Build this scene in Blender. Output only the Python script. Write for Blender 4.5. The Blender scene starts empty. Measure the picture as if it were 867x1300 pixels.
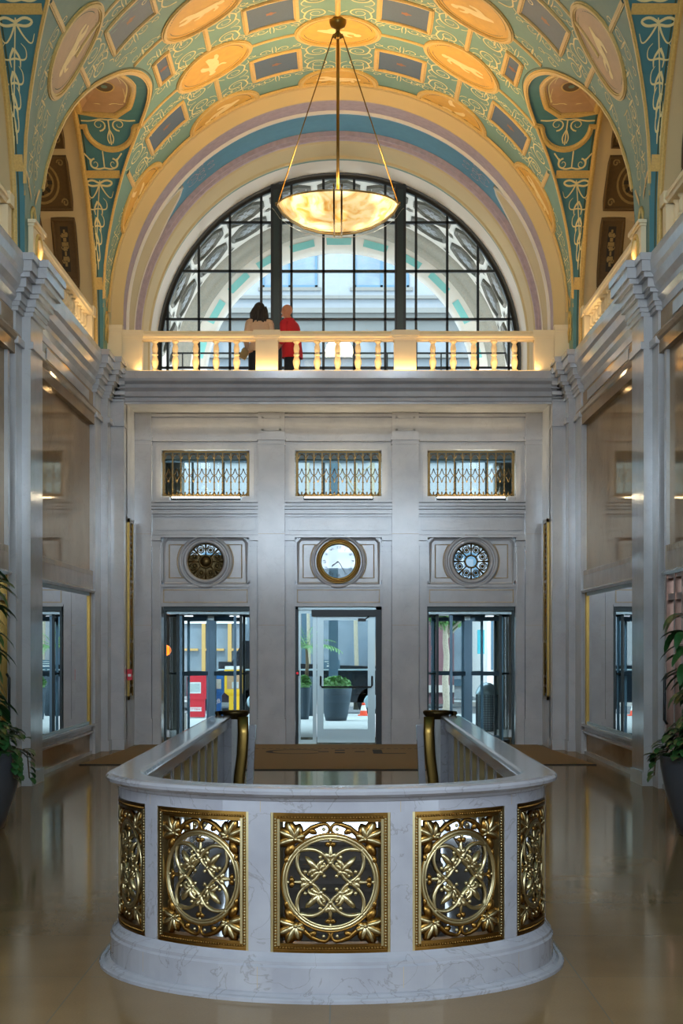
import bpy, math, random
from mathutils import Vector, Matrix
random.seed(7)
PI = math.pi
C = bpy.context.scene.collection
SC = bpy.context.scene

# ---------------------------------------------------------------- materials
def hexc(h):
    h = h.lstrip('#'); v = [int(h[i:i+2], 16)/255 for i in (0, 2, 4)]
    return tuple(((c/12.92) if c <= .04045 else ((c+.055)/1.055)**2.4) for c in v) + (1,)

def new_mat(name):
    m = bpy.data.materials.new(name); m.use_nodes = True
    nt = m.node_tree
    return m, nt, nt.nodes['Principled BSDF'], nt.nodes['Material Output']

def pm(name, col, rough=.5, metal=0., noise=0., nscale=8., spec=.5, bump=0., emit=None, estr=0.):
    m, nt, b, o = new_mat(name)
    c = hexc(col) if isinstance(col, str) else col
    b.inputs['Base Color'].default_value = c
    b.inputs['Roughness'].default_value = rough
    b.inputs['Metallic'].default_value = metal
    b.inputs['Specular IOR Level'].default_value = spec
    if noise or bump:
        tc = nt.nodes.new('ShaderNodeTexCoord'); n = nt.nodes.new('ShaderNodeTexNoise')
        n.inputs['Scale'].default_value = nscale; n.inputs['Detail'].default_value = 6
        nt.links.new(tc.outputs['Object'], n.inputs['Vector'])
        if noise:
            mx = nt.nodes.new('ShaderNodeMixRGB')
            mx.inputs[1].default_value = tuple(max(0, k*(1-noise)) for k in c[:3]) + (1,)
            mx.inputs[2].default_value = tuple(min(1, k*(1+noise)) for k in c[:3]) + (1,)
            nt.links.new(n.outputs['Fac'], mx.inputs[0]); nt.links.new(mx.outputs[0], b.inputs['Base Color'])
        if bump:
            bp = nt.nodes.new('ShaderNodeBump'); bp.inputs['Strength'].default_value = bump
            bp.inputs['Distance'].default_value = .02
            nt.links.new(n.outputs['Fac'], bp.inputs['Height']); nt.links.new(bp.outputs[0], b.inputs['Normal'])
    if emit:
        b.inputs['Emission Color'].default_value = hexc(emit); b.inputs['Emission Strength'].default_value = estr
    return m

def marble(name, a, b_, vein, rough=.15, scale=1.5, vamt=.5, spec=.5, vscale=1.6):
    m, nt, b, o = new_mat(name)
    N = nt.nodes.new; L = nt.links.new
    tc = N('ShaderNodeTexCoord')
    n1 = N('ShaderNodeTexNoise'); n1.inputs['Scale'].default_value = scale; n1.inputs['Detail'].default_value = 8
    n2 = N('ShaderNodeTexNoise'); n2.inputs['Scale'].default_value = vscale; n2.inputs['Detail'].default_value = 7; n2.inputs['Distortion'].default_value = 1.2
    L(tc.outputs['Object'], n1.inputs['Vector']); L(tc.outputs['Object'], n2.inputs['Vector'])
    mx = N('ShaderNodeMixRGB'); mx.inputs[1].default_value = hexc(a); mx.inputs[2].default_value = hexc(b_)
    r1 = N('ShaderNodeValToRGB'); r1.color_ramp.elements[0].position = .35; r1.color_ramp.elements[1].position = .68
    L(n1.outputs['Fac'], r1.inputs[0]); L(r1.outputs[0], mx.inputs[0])
    # veins: thin band around 0.5 of the distorted noise
    s = N('ShaderNodeMath'); s.operation = 'SUBTRACT'; s.inputs[1].default_value = .5
    ab = N('ShaderNodeMath'); ab.operation = 'ABSOLUTE'
    r2 = N('ShaderNodeValToRGB'); r2.color_ramp.elements[0].position = 0; r2.color_ramp.elements[0].color = (vamt, vamt, vamt, 1)
    r2.color_ramp.elements[1].position = .012; r2.color_ramp.elements[1].color = (0, 0, 0, 1)
    L(n2.outputs['Fac'], s.inputs[0]); L(s.outputs[0], ab.inputs[0]); L(ab.outputs[0], r2.inputs[0])
    m2 = N('ShaderNodeMixRGB'); L(r2.outputs[0], m2.inputs[0]); L(mx.outputs[0], m2.inputs[1]); m2.inputs[2].default_value = hexc(vein)
    L(m2.outputs[0], b.inputs['Base Color'])
    b.inputs['Roughness'].default_value = rough; b.inputs['Specular IOR Level'].default_value = spec
    return m

def glassm(name, tint='#ffffff', refl=1.0, rough=0.):
    m, nt, b, o = new_mat(name); nt.nodes.remove(b)
    N = nt.nodes.new; L = nt.links.new
    t = N('ShaderNodeBsdfTransparent'); t.inputs[0].default_value = hexc(tint)
    g = N('ShaderNodeBsdfGlossy'); g.inputs['Roughness'].default_value = rough
    f = N('ShaderNodeLayerWeight'); f.inputs['Blend'].default_value = .5      # facing: 0 head-on .. 1 grazing
    pw = N('ShaderNodeMath'); pw.operation = 'POWER'; pw.inputs[1].default_value = 4
    mu = N('ShaderNodeMath'); mu.operation = 'MULTIPLY_ADD'; mu.inputs[1].default_value = .92*refl; mu.inputs[2].default_value = .045*refl; mu.use_clamp = True
    mx = N('ShaderNodeMixShader')
    L(f.outputs['Facing'], pw.inputs[0]); L(pw.outputs[0], mu.inputs[0]); L(mu.outputs[0], mx.inputs[0]); L(t.outputs[0], mx.inputs[1]); L(g.outputs[0], mx.inputs[2]); L(mx.outputs[0], o.inputs[0])
    return m

def floor_mat():
    m, nt, b, o = new_mat('polished_floor_tiles')
    N = nt.nodes.new; L = nt.links.new
    tc = N('ShaderNodeTexCoord')
    br = N('ShaderNodeTexBrick'); br.offset = 0; br.inputs['Scale'].default_value = 1
    br.inputs['Brick Width'].default_value = 1.2; br.inputs['Row Height'].default_value = 1.2
    br.inputs['Mortar Size'].default_value = .004
    br.inputs['Color1'].default_value = hexc('#9a7d5b'); br.inputs['Color2'].default_value = hexc('#927655'); br.inputs['Mortar'].default_value = hexc('#837663')
    n = N('ShaderNodeTexNoise'); n.inputs['Scale'].default_value = 1.1; n.inputs['Detail'].default_value = 8
    n3 = N('ShaderNodeTexNoise'); n3.inputs['Scale'].default_value = 90; n3.inputs['Detail'].default_value = 2
    mx = N('ShaderNodeMixRGB'); mx.blend_type = 'MULTIPLY'; mx.inputs[0].default_value = .5
    mx2 = N('ShaderNodeMixRGB'); mx2.blend_type = 'MULTIPLY'; mx2.inputs[0].default_value = .25
    for q in (br, n, n3): L(tc.outputs['Object'], q.inputs['Vector'])
    L(br.outputs['Color'], mx.inputs[1]); L(n.outputs['Fac'], mx.inputs[2]); L(mx.outputs[0], mx2.inputs[1]); L(n3.outputs['Fac'], mx2.inputs[2])
    L(mx2.outputs[0], b.inputs['Base Color'])
    rr = N('ShaderNodeMapRange'); rr.inputs[3].default_value = .05; rr.inputs[4].default_value = .14
    L(n.outputs['Fac'], rr.inputs[0]); L(rr.outputs[0], b.inputs['Roughness'])
    b.inputs['Specular IOR Level'].default_value = .42
    return m

def polish(m, tint, rough, f0, amp, pw=3):
    """polished stone: its colour under a clear, slightly tinted polish that reflects more at a glancing view"""
    nt = m.node_tree; b = nt.nodes['Principled BSDF']; o = nt.nodes['Material Output']; N = nt.nodes.new; L = nt.links.new
    b.inputs['Specular IOR Level'].default_value = 0
    g = N('ShaderNodeBsdfGlossy'); g.inputs['Color'].default_value = hexc(tint); g.inputs['Roughness'].default_value = rough
    f = N('ShaderNodeLayerWeight'); f.inputs['Blend'].default_value = .5
    p = N('ShaderNodeMath'); p.operation = 'POWER'; p.inputs[1].default_value = pw
    a = N('ShaderNodeMath'); a.operation = 'MULTIPLY_ADD'; a.inputs[1].default_value = amp; a.inputs[2].default_value = f0; a.use_clamp = True
    x = N('ShaderNodeMixShader')
    L(f.outputs['Facing'], p.inputs[0]); L(p.outputs[0], a.inputs[0]); L(a.outputs[0], x.inputs[0]); L(b.outputs[0], x.inputs[1]); L(g.outputs[0], x.inputs[2]); L(x.outputs[0], o.inputs[0])
    return m

def alabaster():
    m, nt, b, o = new_mat('lit_alabaster')
    N = nt.nodes.new; L = nt.links.new
    tc = N('ShaderNodeTexCoord'); n = N('ShaderNodeTexNoise'); n.inputs['Scale'].default_value = 4; n.inputs['Detail'].default_value = 7; n.inputs['Distortion'].default_value = 1.5
    n2 = N('ShaderNodeTexNoise'); n2.inputs['Scale'].default_value = 2.2; n2.inputs['Detail'].default_value = 1
    r = N('ShaderNodeValToRGB'); e = r.color_ramp.elements
    e[0].position = .35; e[0].color = hexc('#e0a248'); e[1].position = .6; e[1].color = hexc('#ffe3a2')
    L(tc.outputs['Object'], n.inputs['Vector']); L(tc.outputs['Object'], n2.inputs['Vector']); L(n.outputs['Fac'], r.inputs[0])
    L(r.outputs[0], b.inputs['Base Color']); L(r.outputs[0], b.inputs['Emission Color'])
    mr = N('ShaderNodeMapRange'); mr.inputs[1].default_value = .4; mr.inputs[2].default_value = .65; mr.inputs[3].default_value = .8; mr.inputs[4].default_value = 3.4
    L(n2.outputs['Fac'], mr.inputs[0]); L(mr.outputs[0], b.inputs['Emission Strength'])
    b.inputs['Roughness'].default_value = .3
    return m

M = dict(
    marble=marble('pale_grey_marble', '#b5b2b1', '#a9a6a6', '#8a817a', .15, 3.0, .15, vscale=2.5),
    marblel=marble('white_marble_balustrade', '#9c9a9f', '#908e94', '#5f554d', .13, 5, .4, vscale=3.4),
    panel=marble('brown_veined_marble', '#a08a72', '#8f7a63', '#5e4e40', .035, 1.0, .25, spec=.75),
    lintel=marble('tan_stone', '#b7a180', '#a28c6c', '#85714f', .25, 3, .2),
    floor=floor_mat(),
    cream=pm('cream_plaster', '#c0aa7c', .7, noise=.05, nscale=3),
    olive=pm('olive_cream_paint', '#b7a57c', .7, noise=.04, nscale=3),
    white=pm('white_painted_reveal', '#cfc9bf', .6),
    mauve=pm('mauve_stencilled_band', '#9f8f98', .7, noise=.28, nscale=12),
    teal=pm('teal_painted_plaster', '#417478', .65, noise=.15, nscale=5),
    sage=pm('sage_green_painted_plaster', '#64877e', .65, noise=.12, nscale=5),
    blue=pm('slate_blue_paint', '#46566a', .6, noise=.15, nscale=30),
    tealband=pm('blue_green_arch_paint', '#4a7e98', .65, noise=.15, nscale=8),
    gband=pm('gilt_painted_moulding', '#c9a65c', .5, noise=.25, nscale=40, bump=.4),
    gline=pm('painted_gold_scrollwork', '#dfcf92', .6),
    orange=pm('ochre_medallion_ground', '#c99a38', .6, noise=.18, nscale=9),
    tan=pm('tan_medallion_ground', '#ad8a66', .6, noise=.15, nscale=9),
    figure=pm('pale_ochre_figure', '#ead091', .6, noise=.15, nscale=14),
    rust=pm('rust_motif', '#8a5a3a', .6),
    darkline=pm('dark_green_outline', '#3b4a33', .7),
    coffer=pm('dark_brown_coffer', '#5a431f', .6, noise=.3, nscale=20),
    cofferfig=pm('olive_coffer_ornament', '#8f7846', .6, noise=.3, nscale=25),
    cofferdk=pm('near_black_coffer_inlay', '#2b251a', .6),
    rail=pm('cream_balustrade_stone', '#d8c69e', .5, noise=.06, nscale=6),
    gold=pm('polished_gilt_bronze', '#83602e', .3, 1., noise=.2, nscale=20),
    goldpale=pm('pale_gilt', '#b3a279', .3, 1., noise=.12, nscale=20),  # paler second gilt tone for openwork, beads and fittings
    brass=pm('brass', '#806635', .3, 1.),
    bronze=pm('dark_bronze_grille', '#5f4c2c', .4, .85, noise=.2, nscale=30),
    black=pm('black_steel', '#14181a', .4, .3),
    dkgreen=pm('dark_green_steel', '#1c2a2b', .4, .3),
    alum=pm('brushed_aluminium', '#a9bcc0', .35, .6),
    steelb=pm('blue_grey_door_metal', '#5a7484', .35, .6),
    glass=glassm('clear_glass', '#eef8f8', 1.),
    dglass=glassm('dark_display_glass', '#6f7270', 3.0),
    alab=alabaster(),
    red=pm('red_painted_steel', '#d8202f', .5),
    bluep=pm('blue_painted_steel', '#1466b4', .5),
    yellow=pm('yellow_plastic', '#f2bf16', .5),
    ivory=pm('white_plastic', '#e8e6e0', .5),
    paper=pm('newsprint', '#b9c0bb', .8, noise=.35, nscale=40),
    mat=pm('brown_coir', '#8a6d42', .95, noise=.18, nscale=150, bump=.3),
    matdk=pm('dark_coir_print', '#332a1b', .95, noise=.18, nscale=150),
    rubber=pm('black_rubber', '#1b1b1a', .8),
    leaf=pm('glossy_green_leaf', '#264d24', .35, noise=.35, nscale=10),
    leafl=pm('pale_green_leaf', '#6f9a5a', .6, noise=.35, nscale=10),  # paler green for hedge, street trees and palm
    stem=pm('brown_stem', '#5d4b33', .8),
    soil=pm('potting_soil', '#2d221a', .95),
    pot=pm('dark_grey_glazed_metal_pot', '#5f6167', .28, .55, noise=.08, nscale=5),
    potdk=pm('charcoal_planter', '#33424c', .6, noise=.15, nscale=10),
    skin=pm('skin', '#b57a5c', .55), skinw=pm('fair_skin', '#c99273', .55),
    shirt=pm('red_cotton', '#b01724', .85, noise=.1, nscale=20),
    beige=pm('beige_knit', '#b99c84', .9, noise=.1, nscale=40),
    navy=pm('dark_navy_denim', '#141a24', .9), hair=pm('dark_brown_hair', '#1c1512', .6, noise=.4, nscale=60),
    facade=pm('pale_limestone', '#8f9193', .85, noise=.06, nscale=2), extco=pm('dark_coffer_stone', '#66635c', .85, noise=.2, nscale=25), facaded=pm('grey_limestone', '#7b7872', .85, noise=.08, nscale=2),  # outdoor coffers in a darker grey than the arch around them
    cwin=pm('window_painted_reflection', '#74808a', .15, noise=.45, nscale=1.6), cyan=pm('pale_cyan_inlay', '#7fc3bf', .7),  # window colour: sky tint and blotchy reflections painted into opaque glass
    granite=pm('speckled_granite', '#8f8b80', .7, noise=.4, nscale=70),
    side=pm('concrete_sidewalk', '#b9b7b2', .9, noise=.06, nscale=3), road=pm('asphalt', '#6d6f72', .9, noise=.1, nscale=8),
    bark=pm('pale_bark', '#a39a86', .9, noise=.35, nscale=30, bump=.5),
    brick=pm('purple_brown_brick', '#6f5358', .9, noise=.15, nscale=30),
    conecol=pm('orange_safety_cone', '#f0502a', .6), carbk=pm('black_car_paint', '#10161c', .15, spec=.8),
    tyre=pm('tyre_rubber', '#151515', .9), tanframe=pm('tan_trolley_frame', '#c49a5a', .6), aqua=pm('aqua_bus_paint', '#43a8b5', .4),
    amber=pm('amber_lamp_lens', '#ff8a2a', .4, emit='#ff7a1c', estr=2.5), redlamp=pm('red_button', '#d02838', .4, emit='#e0303c', estr=.6),
    striplight=pm('lit_strip_diffuser', '#fff6e2', .4, emit='#fff1d8', estr=4.5),
    stone_dk=pm('dark_porch_wall', '#3d3b38', .8, noise=.2, nscale=10),
    step=marble('dark_stair_marble', '#54463a', '#42372e', '#2d2622', .4, 3, .3),
    clockf=glassm('etched_clock_glass', '#d9dad6', 1.),
    redbrass=pm('rose_bronze_frame', '#8d6f62', .3, .9),
)

polish(M['panel'], '#e3d2bb', .045, .06, .48, 3)
polish(M['floor'], '#efe0ca', .09, .05, .55, 4)

# ---------------------------------------------------------------- mesh builder
class MB:
    def __init__(s): s.v = []; s.f = []; s.m = []; s.sm = []; s.mats = []
    def mi(s, m):
        if isinstance(m, str): m = M[m]
        if m not in s.mats: s.mats.append(m)
        return s.mats.index(m)
    def add(s, vs, fs, m, smooth=False):
        o = len(s.v); i = s.mi(m)
        s.v.extend([tuple(p) for p in vs])
        for f in fs: s.f.append(tuple(o+k for k in f)); s.m.append(i); s.sm.append(smooth)
    def box(s, x0, x1, y0, y1, z0, z1, m, bev=0):
        if x0 > x1: x0, x1 = x1, x0
        if y0 > y1: y0, y1 = y1, y0
        if z0 > z1: z0, z1 = z1, z0
        vs = [(x, y, z) for z in (z0, z1) for y in (y0, y1) for x in (x0, x1)]
        s.add(vs, [(0, 2, 3, 1), (4, 5, 7, 6), (0, 1, 5, 4), (2, 6, 7, 3), (0, 4, 6, 2), (1, 3, 7, 5)], m)
    def obox(s, c, sx, sy, sz, rot, m):
        vs = []
        for z in (-sz/2, sz/2):
            for y in (-sy/2, sy/2):
                for x in (-sx/2, sx/2): vs.append(Vector(c)+rot @ Vector((x, y, z)))
        s.add(vs, [(0, 2, 3, 1), (4, 5, 7, 6), (0, 1, 5, 4), (2, 6, 7, 3), (0, 4, 6, 2), (1, 3, 7, 5)], m)
    def bar(s, p, q, w, h, m, up=(0, 0, 1)):
        p = Vector(p); q = Vector(q); d = (q-p); l = d.length; d.normalize(); u = Vector(up)
        sd = d.cross(u)
        if sd.length < 1e-4: sd = d.cross(Vector((0, 1, 0)))
        sd.normalize(); u = sd.cross(d)
        vs = []
        for b in (p, q):
            for a, e in ((-1, -1), (1, -1), (1, 1), (-1, 1)): vs.append(b+sd*a*w/2+u*e*h/2)
        s.add(vs, [(0, 1, 2, 3), (7, 6, 5, 4), (0, 4, 5, 1), (1, 5, 6, 2), (2, 6, 7, 3), (3, 7, 4, 0)], m)
    def lathe(s, prof, m, c=(0, 0, 0), n=24, smooth=True, sx=1, sy=1, axis='z', cap=True):
        vs = []; fs = []
        for r, z in prof:
            for k in range(n):
                a = 2*PI*k/n; x = r*math.cos(a)*sx; y = r*math.sin(a)*sy
                if axis == 'z': p = (c[0]+x, c[1]+y, c[2]+z)
                elif axis == 'y': p = (c[0]+x, c[1]+z, c[2]+y)
                else: p = (c[0]+z, c[1]+x, c[2]+y)
                vs.append(p)
        for i in range(len(prof)-1):
            for k in range(n):
                k2 = (k+1) % n; fs.append((i*n+k, i*n+k2, (i+1)*n+k2, (i+1)*n+k))
        if cap:
            if prof[0][0] > 1e-5: fs.append(tuple(range(n))[::-1])
            if prof[-1][0] > 1e-5: fs.append(tuple((len(prof)-1)*n+k for k in range(n)))
        s.add(vs, fs, m, smooth)
    def tube(s, pts, r, m, n=8, sq=1., ref=(0, 1, 0), closed=False, smooth=True):
        """sweep of an ellipse; r number or list; sq = thickness ratio along ref axis"""
        pts = [Vector(p) for p in pts]; k = len(pts)
        rs = r if isinstance(r, (list, tuple)) else [r]*k
        ref = Vector(ref); vs = []; fs = []
        for i in range(k):
            if closed: t = pts[(i+1) % k]-pts[i-1]
            else: t = pts[min(i+1, k-1)]-pts[max(i-1, 0)]
            if t.length < 1e-9: t = Vector((0, 0, 1))
            t.normalize(); a = t.cross(ref)
            if a.length < 1e-3: a = t.cross(Vector((1, 0, .01)))
            a.normalize(); b = a.cross(t)
            for j in range(n):
                an = 2*PI*(j+.5)/n; vs.append(pts[i]+a*math.cos(an)*rs[i]+b*math.sin(an)*rs[i]*sq)
        rng = k if closed else k-1
        for i in range(rng):
            i2 = (i+1) % k
            for j in range(n):
                j2 = (j+1) % n; fs.append((i*n+j, i*n+j2, i2*n+j2, i2*n+j))
        if not closed: fs.append(tuple(range(n))[::-1]); fs.append(tuple((k-1)*n+j for j in range(n)))
        s.add(vs, fs, m, smooth)
    def ell(s, c, rx, ry, rz, m, n=16, k=10, rot=None):
        vs = []; fs = []
        for i in range(k+1):
            ph = PI*i/k
            for j in range(n):
                th = 2*PI*j/n
                p = Vector((rx*math.sin(ph)*math.cos(th), ry*math.sin(ph)*math.sin(th), rz*math.cos(ph)))
                if rot is not None: p = rot @ p
                vs.append(Vector(c)+p)
        for i in range(k):
            for j in range(n):
                j2 = (j+1) % n; fs.append((i*n+j, (i+1)*n+j, (i+1)*n+j2, i*n+j2))
        s.add(vs, fs, m, True)
    def cap(s, p, r0, q, r1, m, n=14):
        p = Vector(p); q = Vector(q); d = (q-p).normalized()
        pts = [p-d*r0*.98, p-d*r0*.7, p, q, q+d*r1*.7, q+d*r1*.98]
        s.tube(pts, [r0*.2, r0*.72, r0, r1, r1*.72, r1*.2], m, n=n, ref=(.3, .9, .1))
    def grid(s, rows, m, smooth=True, closed=False):
        n = len(rows[0]); vs = [p for r in rows for p in r]; fs = []
        R_ = len(rows)
        for i in range(R_-1 + (1 if closed else 0)):
            i2 = (i+1) % R_
            for j in range(n-1): fs.append((i*n+j, i*n+j+1, i2*n+j+1, i2*n+j))
        s.add(vs, fs, m, smooth)
    def sweep(s, path, prof, m, closed=False, smooth=False):
        """path: list of ((x,y),(nx,ny)); prof: (offset outwards, z) closed loop"""
        rows = []
        for (x, y), (nx, ny) in path:
            rows.append([(x+nx*o, y+ny*o, z) for o, z in prof]+[(x+nx*prof[0][0], y+ny*prof[0][0], prof[0][1])])
        s.grid(rows, m, smooth, closed)
        if not closed:
            n = len(prof); o = len(s.v); 
            s.add(rows[0][:-1], [tuple(range(n))], m); s.add(rows[-1][:-1], [tuple(range(n))[::-1]], m)
    def build(s, name, parent=None, mat=None):
        me = bpy.data.meshes.new(name)
        me.from_pydata([tuple(p) for p in s.v], [], s.f)
        for m in s.mats: me.materials.append(m)
        me.polygons.foreach_set('material_index', s.m); me.polygons.foreach_set('use_smooth', s.sm)
        me.update()
        o = bpy.data.objects.new(name, me); C.objects.link(o)
        if parent is not None:
            o.parent = parent
        return o

def tag(o, label=None, cat=None, group=None, kind=None):
    if label: o['label'] = label
    if cat: o['category'] = cat
    if group: o['group'] = group
    if kind: o['kind'] = kind
    return o
def struct(o, label=None): return tag(o, label, None, None, 'structure')
def empty(name, loc=(0, 0, 0), rz=0):
    o = bpy.data.objects.new(name, None); C.objects.link(o); o.location = loc; o.rotation_euler = (0, 0, rz); o.empty_display_size = .1
    return o
def kids(o): return [c for c in list(o.children)]
def copy_tree(o, parent=None):
    c = o.copy(); C.objects.link(c); c.parent = parent
    for ch in kids(o): copy_tree(ch, c)
    return c

# ---------------------------------------------------------------- key dimensions
R = 3.55; ZC = 6.74            # main barrel vault
YA = 26.8; YB = 28.2; YW = 30.7
BAY = 6.5; BC = [23.45, 16.95, 10.45, 3.95]
YBACK = .7
PT_ = [(0, 9.18), (.45, 9.12), (.82, 8.98), (1.15, 8.78), (1.55, 8.46), (1.95, 8.10), (2.3, 7.68), (2.6, 7.1), (2.74, 6.6), (2.77, 6.0)]
PTN = [(0, 9.18), (.6, 9.12), (1.14, 8.96), (1.6, 8.72), (2.0, 8.44), (2.35, 8.05), (2.6, 7.45), (2.73, 6.8), (2.77, 6.0)]
def prof(d):
    PT = PT_ if d >= 0 else PTN
    d = abs(d)
    if d >= PT[-1][0]: return PT[-1][1]
    for i in range(len(PT)-1):
        if d <= PT[i+1][0]:
            # smooth (catmull-rom in d)
            p1, p2 = PT[i], PT[i+1]; p0 = PT[i-1] if i > 0 else (-PT[1][0], PT[1][1]); p3 = PT[i+2] if i+2 < len(PT) else PT[i+1]
            t = (d-p1[0])/(p2[0]-p1[0])
            m1 = (p2[1]-p0[1])/(p2[0]-p0[0])*(p2[0]-p1[0]); m2 = (p3[1]-p1[1])/max(1e-6, (p3[0]-p1[0]))*(p2[0]-p1[0])
            return (2*t**3-3*t*t+1)*p1[1]+(t**3-2*t*t+t)*m1+(-2*t**3+3*t*t)*p2[1]+(t**3-t*t)*m2
XW = 3.70
def xg(d):
    z = prof(d)
    return math.sqrt(max(0, R*R-(z-ZC)**2)) if z > ZC else R
def tg(d):
    z = prof(d)
    return math.acos((z-ZC)/R) if z > ZC else PI/2

# ---------------------------------------------------------------- ceiling
DS = sorted(set([round(-2.77+i*2.77*2/44, 4) for i in range(45)]+[2.70, 2.74, -2.70, -2.74]))
def Mpt(t, Y, h=0.):           # barrel point, t in radians, inset h
    r = R-h
    return (r*math.sin(t), Y, ZC+r*math.cos(t))
def Xpt(sd, X, yc, d, h=0.):   # lunette point on side sd
    e = .01; z = prof(d); dz = (prof(d+e)-prof(d-e))/(2*e); l = math.hypot(1, dz)
    return (sd*X, yc+d+h*dz/l, z-h/l)

cm = MB()
strips = []
for yc in BC:
    for a, b in zip(DS, DS[1:]):
        rows = []
        for d in (a, b):
            T = tg(d); rows.append([Mpt(-T+2*T*k/48, yc+d) for k in range(49)])
        cm.grid(rows, 'sage')
        for sd in (-1, 1):
            rows = []
            for d in (a, b):
                g = xg(d); rows.append([(sd*(g+(XW-g)*k/4), yc+d, prof(d)) for k in range(5)])
            cm.grid(rows, 'teal')
# pier strips between bays (barrel down to springing and vertical to ledge)
piers = [(yc+2.77, yc+BAY-2.77) for yc in BC[1:]] + [(BC[0]+2.77, YA), (BC[-1]-2.77-.5, BC[-1]-2.77)]
for a, b in piers:
    rows = []
    for Y in (a, b):
        rows.append([(-R, Y, 5.95)]+[Mpt(-PI/2+PI*k/48, Y) for k in range(49)]+[(R, Y, 5.95)])
    cm.grid(rows, 'sage')
    for sd in (-1, 1):
        for Y in (a, b):
            cm.add([(sd*R, Y, 5.95), (sd*XW, Y, 5.95), (sd*XW, Y, 6.74), (sd*R, Y, 6.74)], [(0, 1, 2, 3)], 'teal')
ceil = struct(cm.build('ceiling'))

# ---- decoration on the ceiling, each family a part
def to_m(u, v): return Mpt(u/R, v, HH[0])
HH = [.006]
def ribbon(mb, pts, w, f, m, h=.006, closed=False, taper=False):
    """flat ribbon of width w through 2D pts, mapped by f(u,v,h)"""
    if 3 <= len(pts) <= 7 and not closed:
        for _ in range(2):
            q_ = [pts[0]]
            for a, b in zip(pts, pts[1:]): q_ += [(a[0]*.75+b[0]*.25, a[1]*.75+b[1]*.25), (a[0]*.25+b[0]*.75, a[1]*.25+b[1]*.75)]
            pts = q_+[pts[-1]]
    k = len(pts); L_, R_ = [], []
    for i in range(k):
        a = pts[i-1] if (i > 0 or closed) else pts[i]; b = pts[(i+1) % k] if (i < k-1 or closed) else pts[i]
        dx, dy = b[0]-a[0], b[1]-a[1]; l = math.hypot(dx, dy) or 1; nx, ny = -dy/l, dx/l
        ww = w/2*((1-.75*i/(k-1)) if taper else 1)
        L_.append((pts[i][0]+nx*ww, pts[i][1]+ny*ww)); R_.append((pts[i][0]-nx*ww, pts[i][1]-ny*ww))
    vs = [f(u, v, h) for u, v in L_]+[f(u, v, h) for u, v in R_]
    fs = [(i, i+1, k+i+1, k+i) for i in range(k-1)]
    if closed: fs.append((k-1, 0, k, 2*k-1))
    mb.add(vs, fs, m)
def moulding(mb, pts, w, f, m, h=.03, closed=False):
    """raised half-round moulding with two flanking fillets"""
    k = len(pts); prof_ = [(-.5, 0), (-.5, .5), (-.32, .5), (-.25, .9), (0, 1), (.25, .9), (.32, .5), (.5, .5), (.5, 0)]
    rows = []
    for i in range(k):
        a = pts[i-1] if (i > 0 or closed) else pts[i]; b = pts[(i+1) % k] if (i < k-1 or closed) else pts[i]
        dx, dy = b[0]-a[0], b[1]-a[1]; l = math.hypot(dx, dy) or 1; nx, ny = -dy/l, dx/l
        rows.append([f(pts[i][0]+nx*o*w, pts[i][1]+ny*o*w, q*h+.001) for o, q in prof_])
    mb.grid(rows, m, False, closed)
def fM(u, v, h): return Mpt(u/R, min(v, YA-.004), h)
def lin(a, b, n=12): return [(a[0]+(b[0]-a[0])*k/n, a[1]+(b[1]-a[1])*k/n) for k in range(n+1)]
def spiral(cx, cy, r, a0, turns, sgn=1, n=18, shrink=.75):
    out = []
    for i in range(n+1):
        q = i/n; rr = r*(1-shrink*q); a = a0+sgn*turns*2*PI*q; out.append((cx+rr*math.cos(a), cy+rr*math.sin(a)))
    return out
D2R = PI/180
def U(deg): return R*deg*D2R

def inside(u, v):              # is (u,v) on the barrel surface (not inside a lunette opening)
    for yc in BC:
        if abs(v-yc) < 2.77: return abs(u/R) < tg(v-yc)-.03
    return abs(u/R) < 88*D2R

scroll = MB()
def add_scroll(pts, w=.026, taper=True):
    w = max(w, .019)
    if all(inside(*p) for p in pts) and all(p[1] < YA-.05 for p in pts): ribbon(scroll, pts, w, fM, 'gline', .005, taper=taper)
def cluster(cx, cy, sx, sy, s=1.):
    """a small rinceau: S-scroll with leaves; sx, sy = mirror signs"""
    def mp(l): return [(cx+sx*p[0]*s, cy+sy*p[1]*s) for p in l]
    add_scroll(mp(spiral(.20, .02, .145, PI, 1.6, 1, 30)), .026)
    add_scroll(mp([(.055, .02), (.03, .14), (.10, .25), (.23, .29)]), .024, False)
    add_scroll(mp(spiral(.33, .20, .095, PI*.6, 1.4, -1, 24)), .024)
    add_scroll(mp([(.055, .0), (.0, -.10), (.05, -.20), (.14, -.22)]), .022)
    add_scroll(mp([(.35, -.03), (.42, .02), (.45, .10)]), .022)
    add_scroll(mp([(.03, .16), (-.03, .22), (-.01, .3)]), .022)

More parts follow.
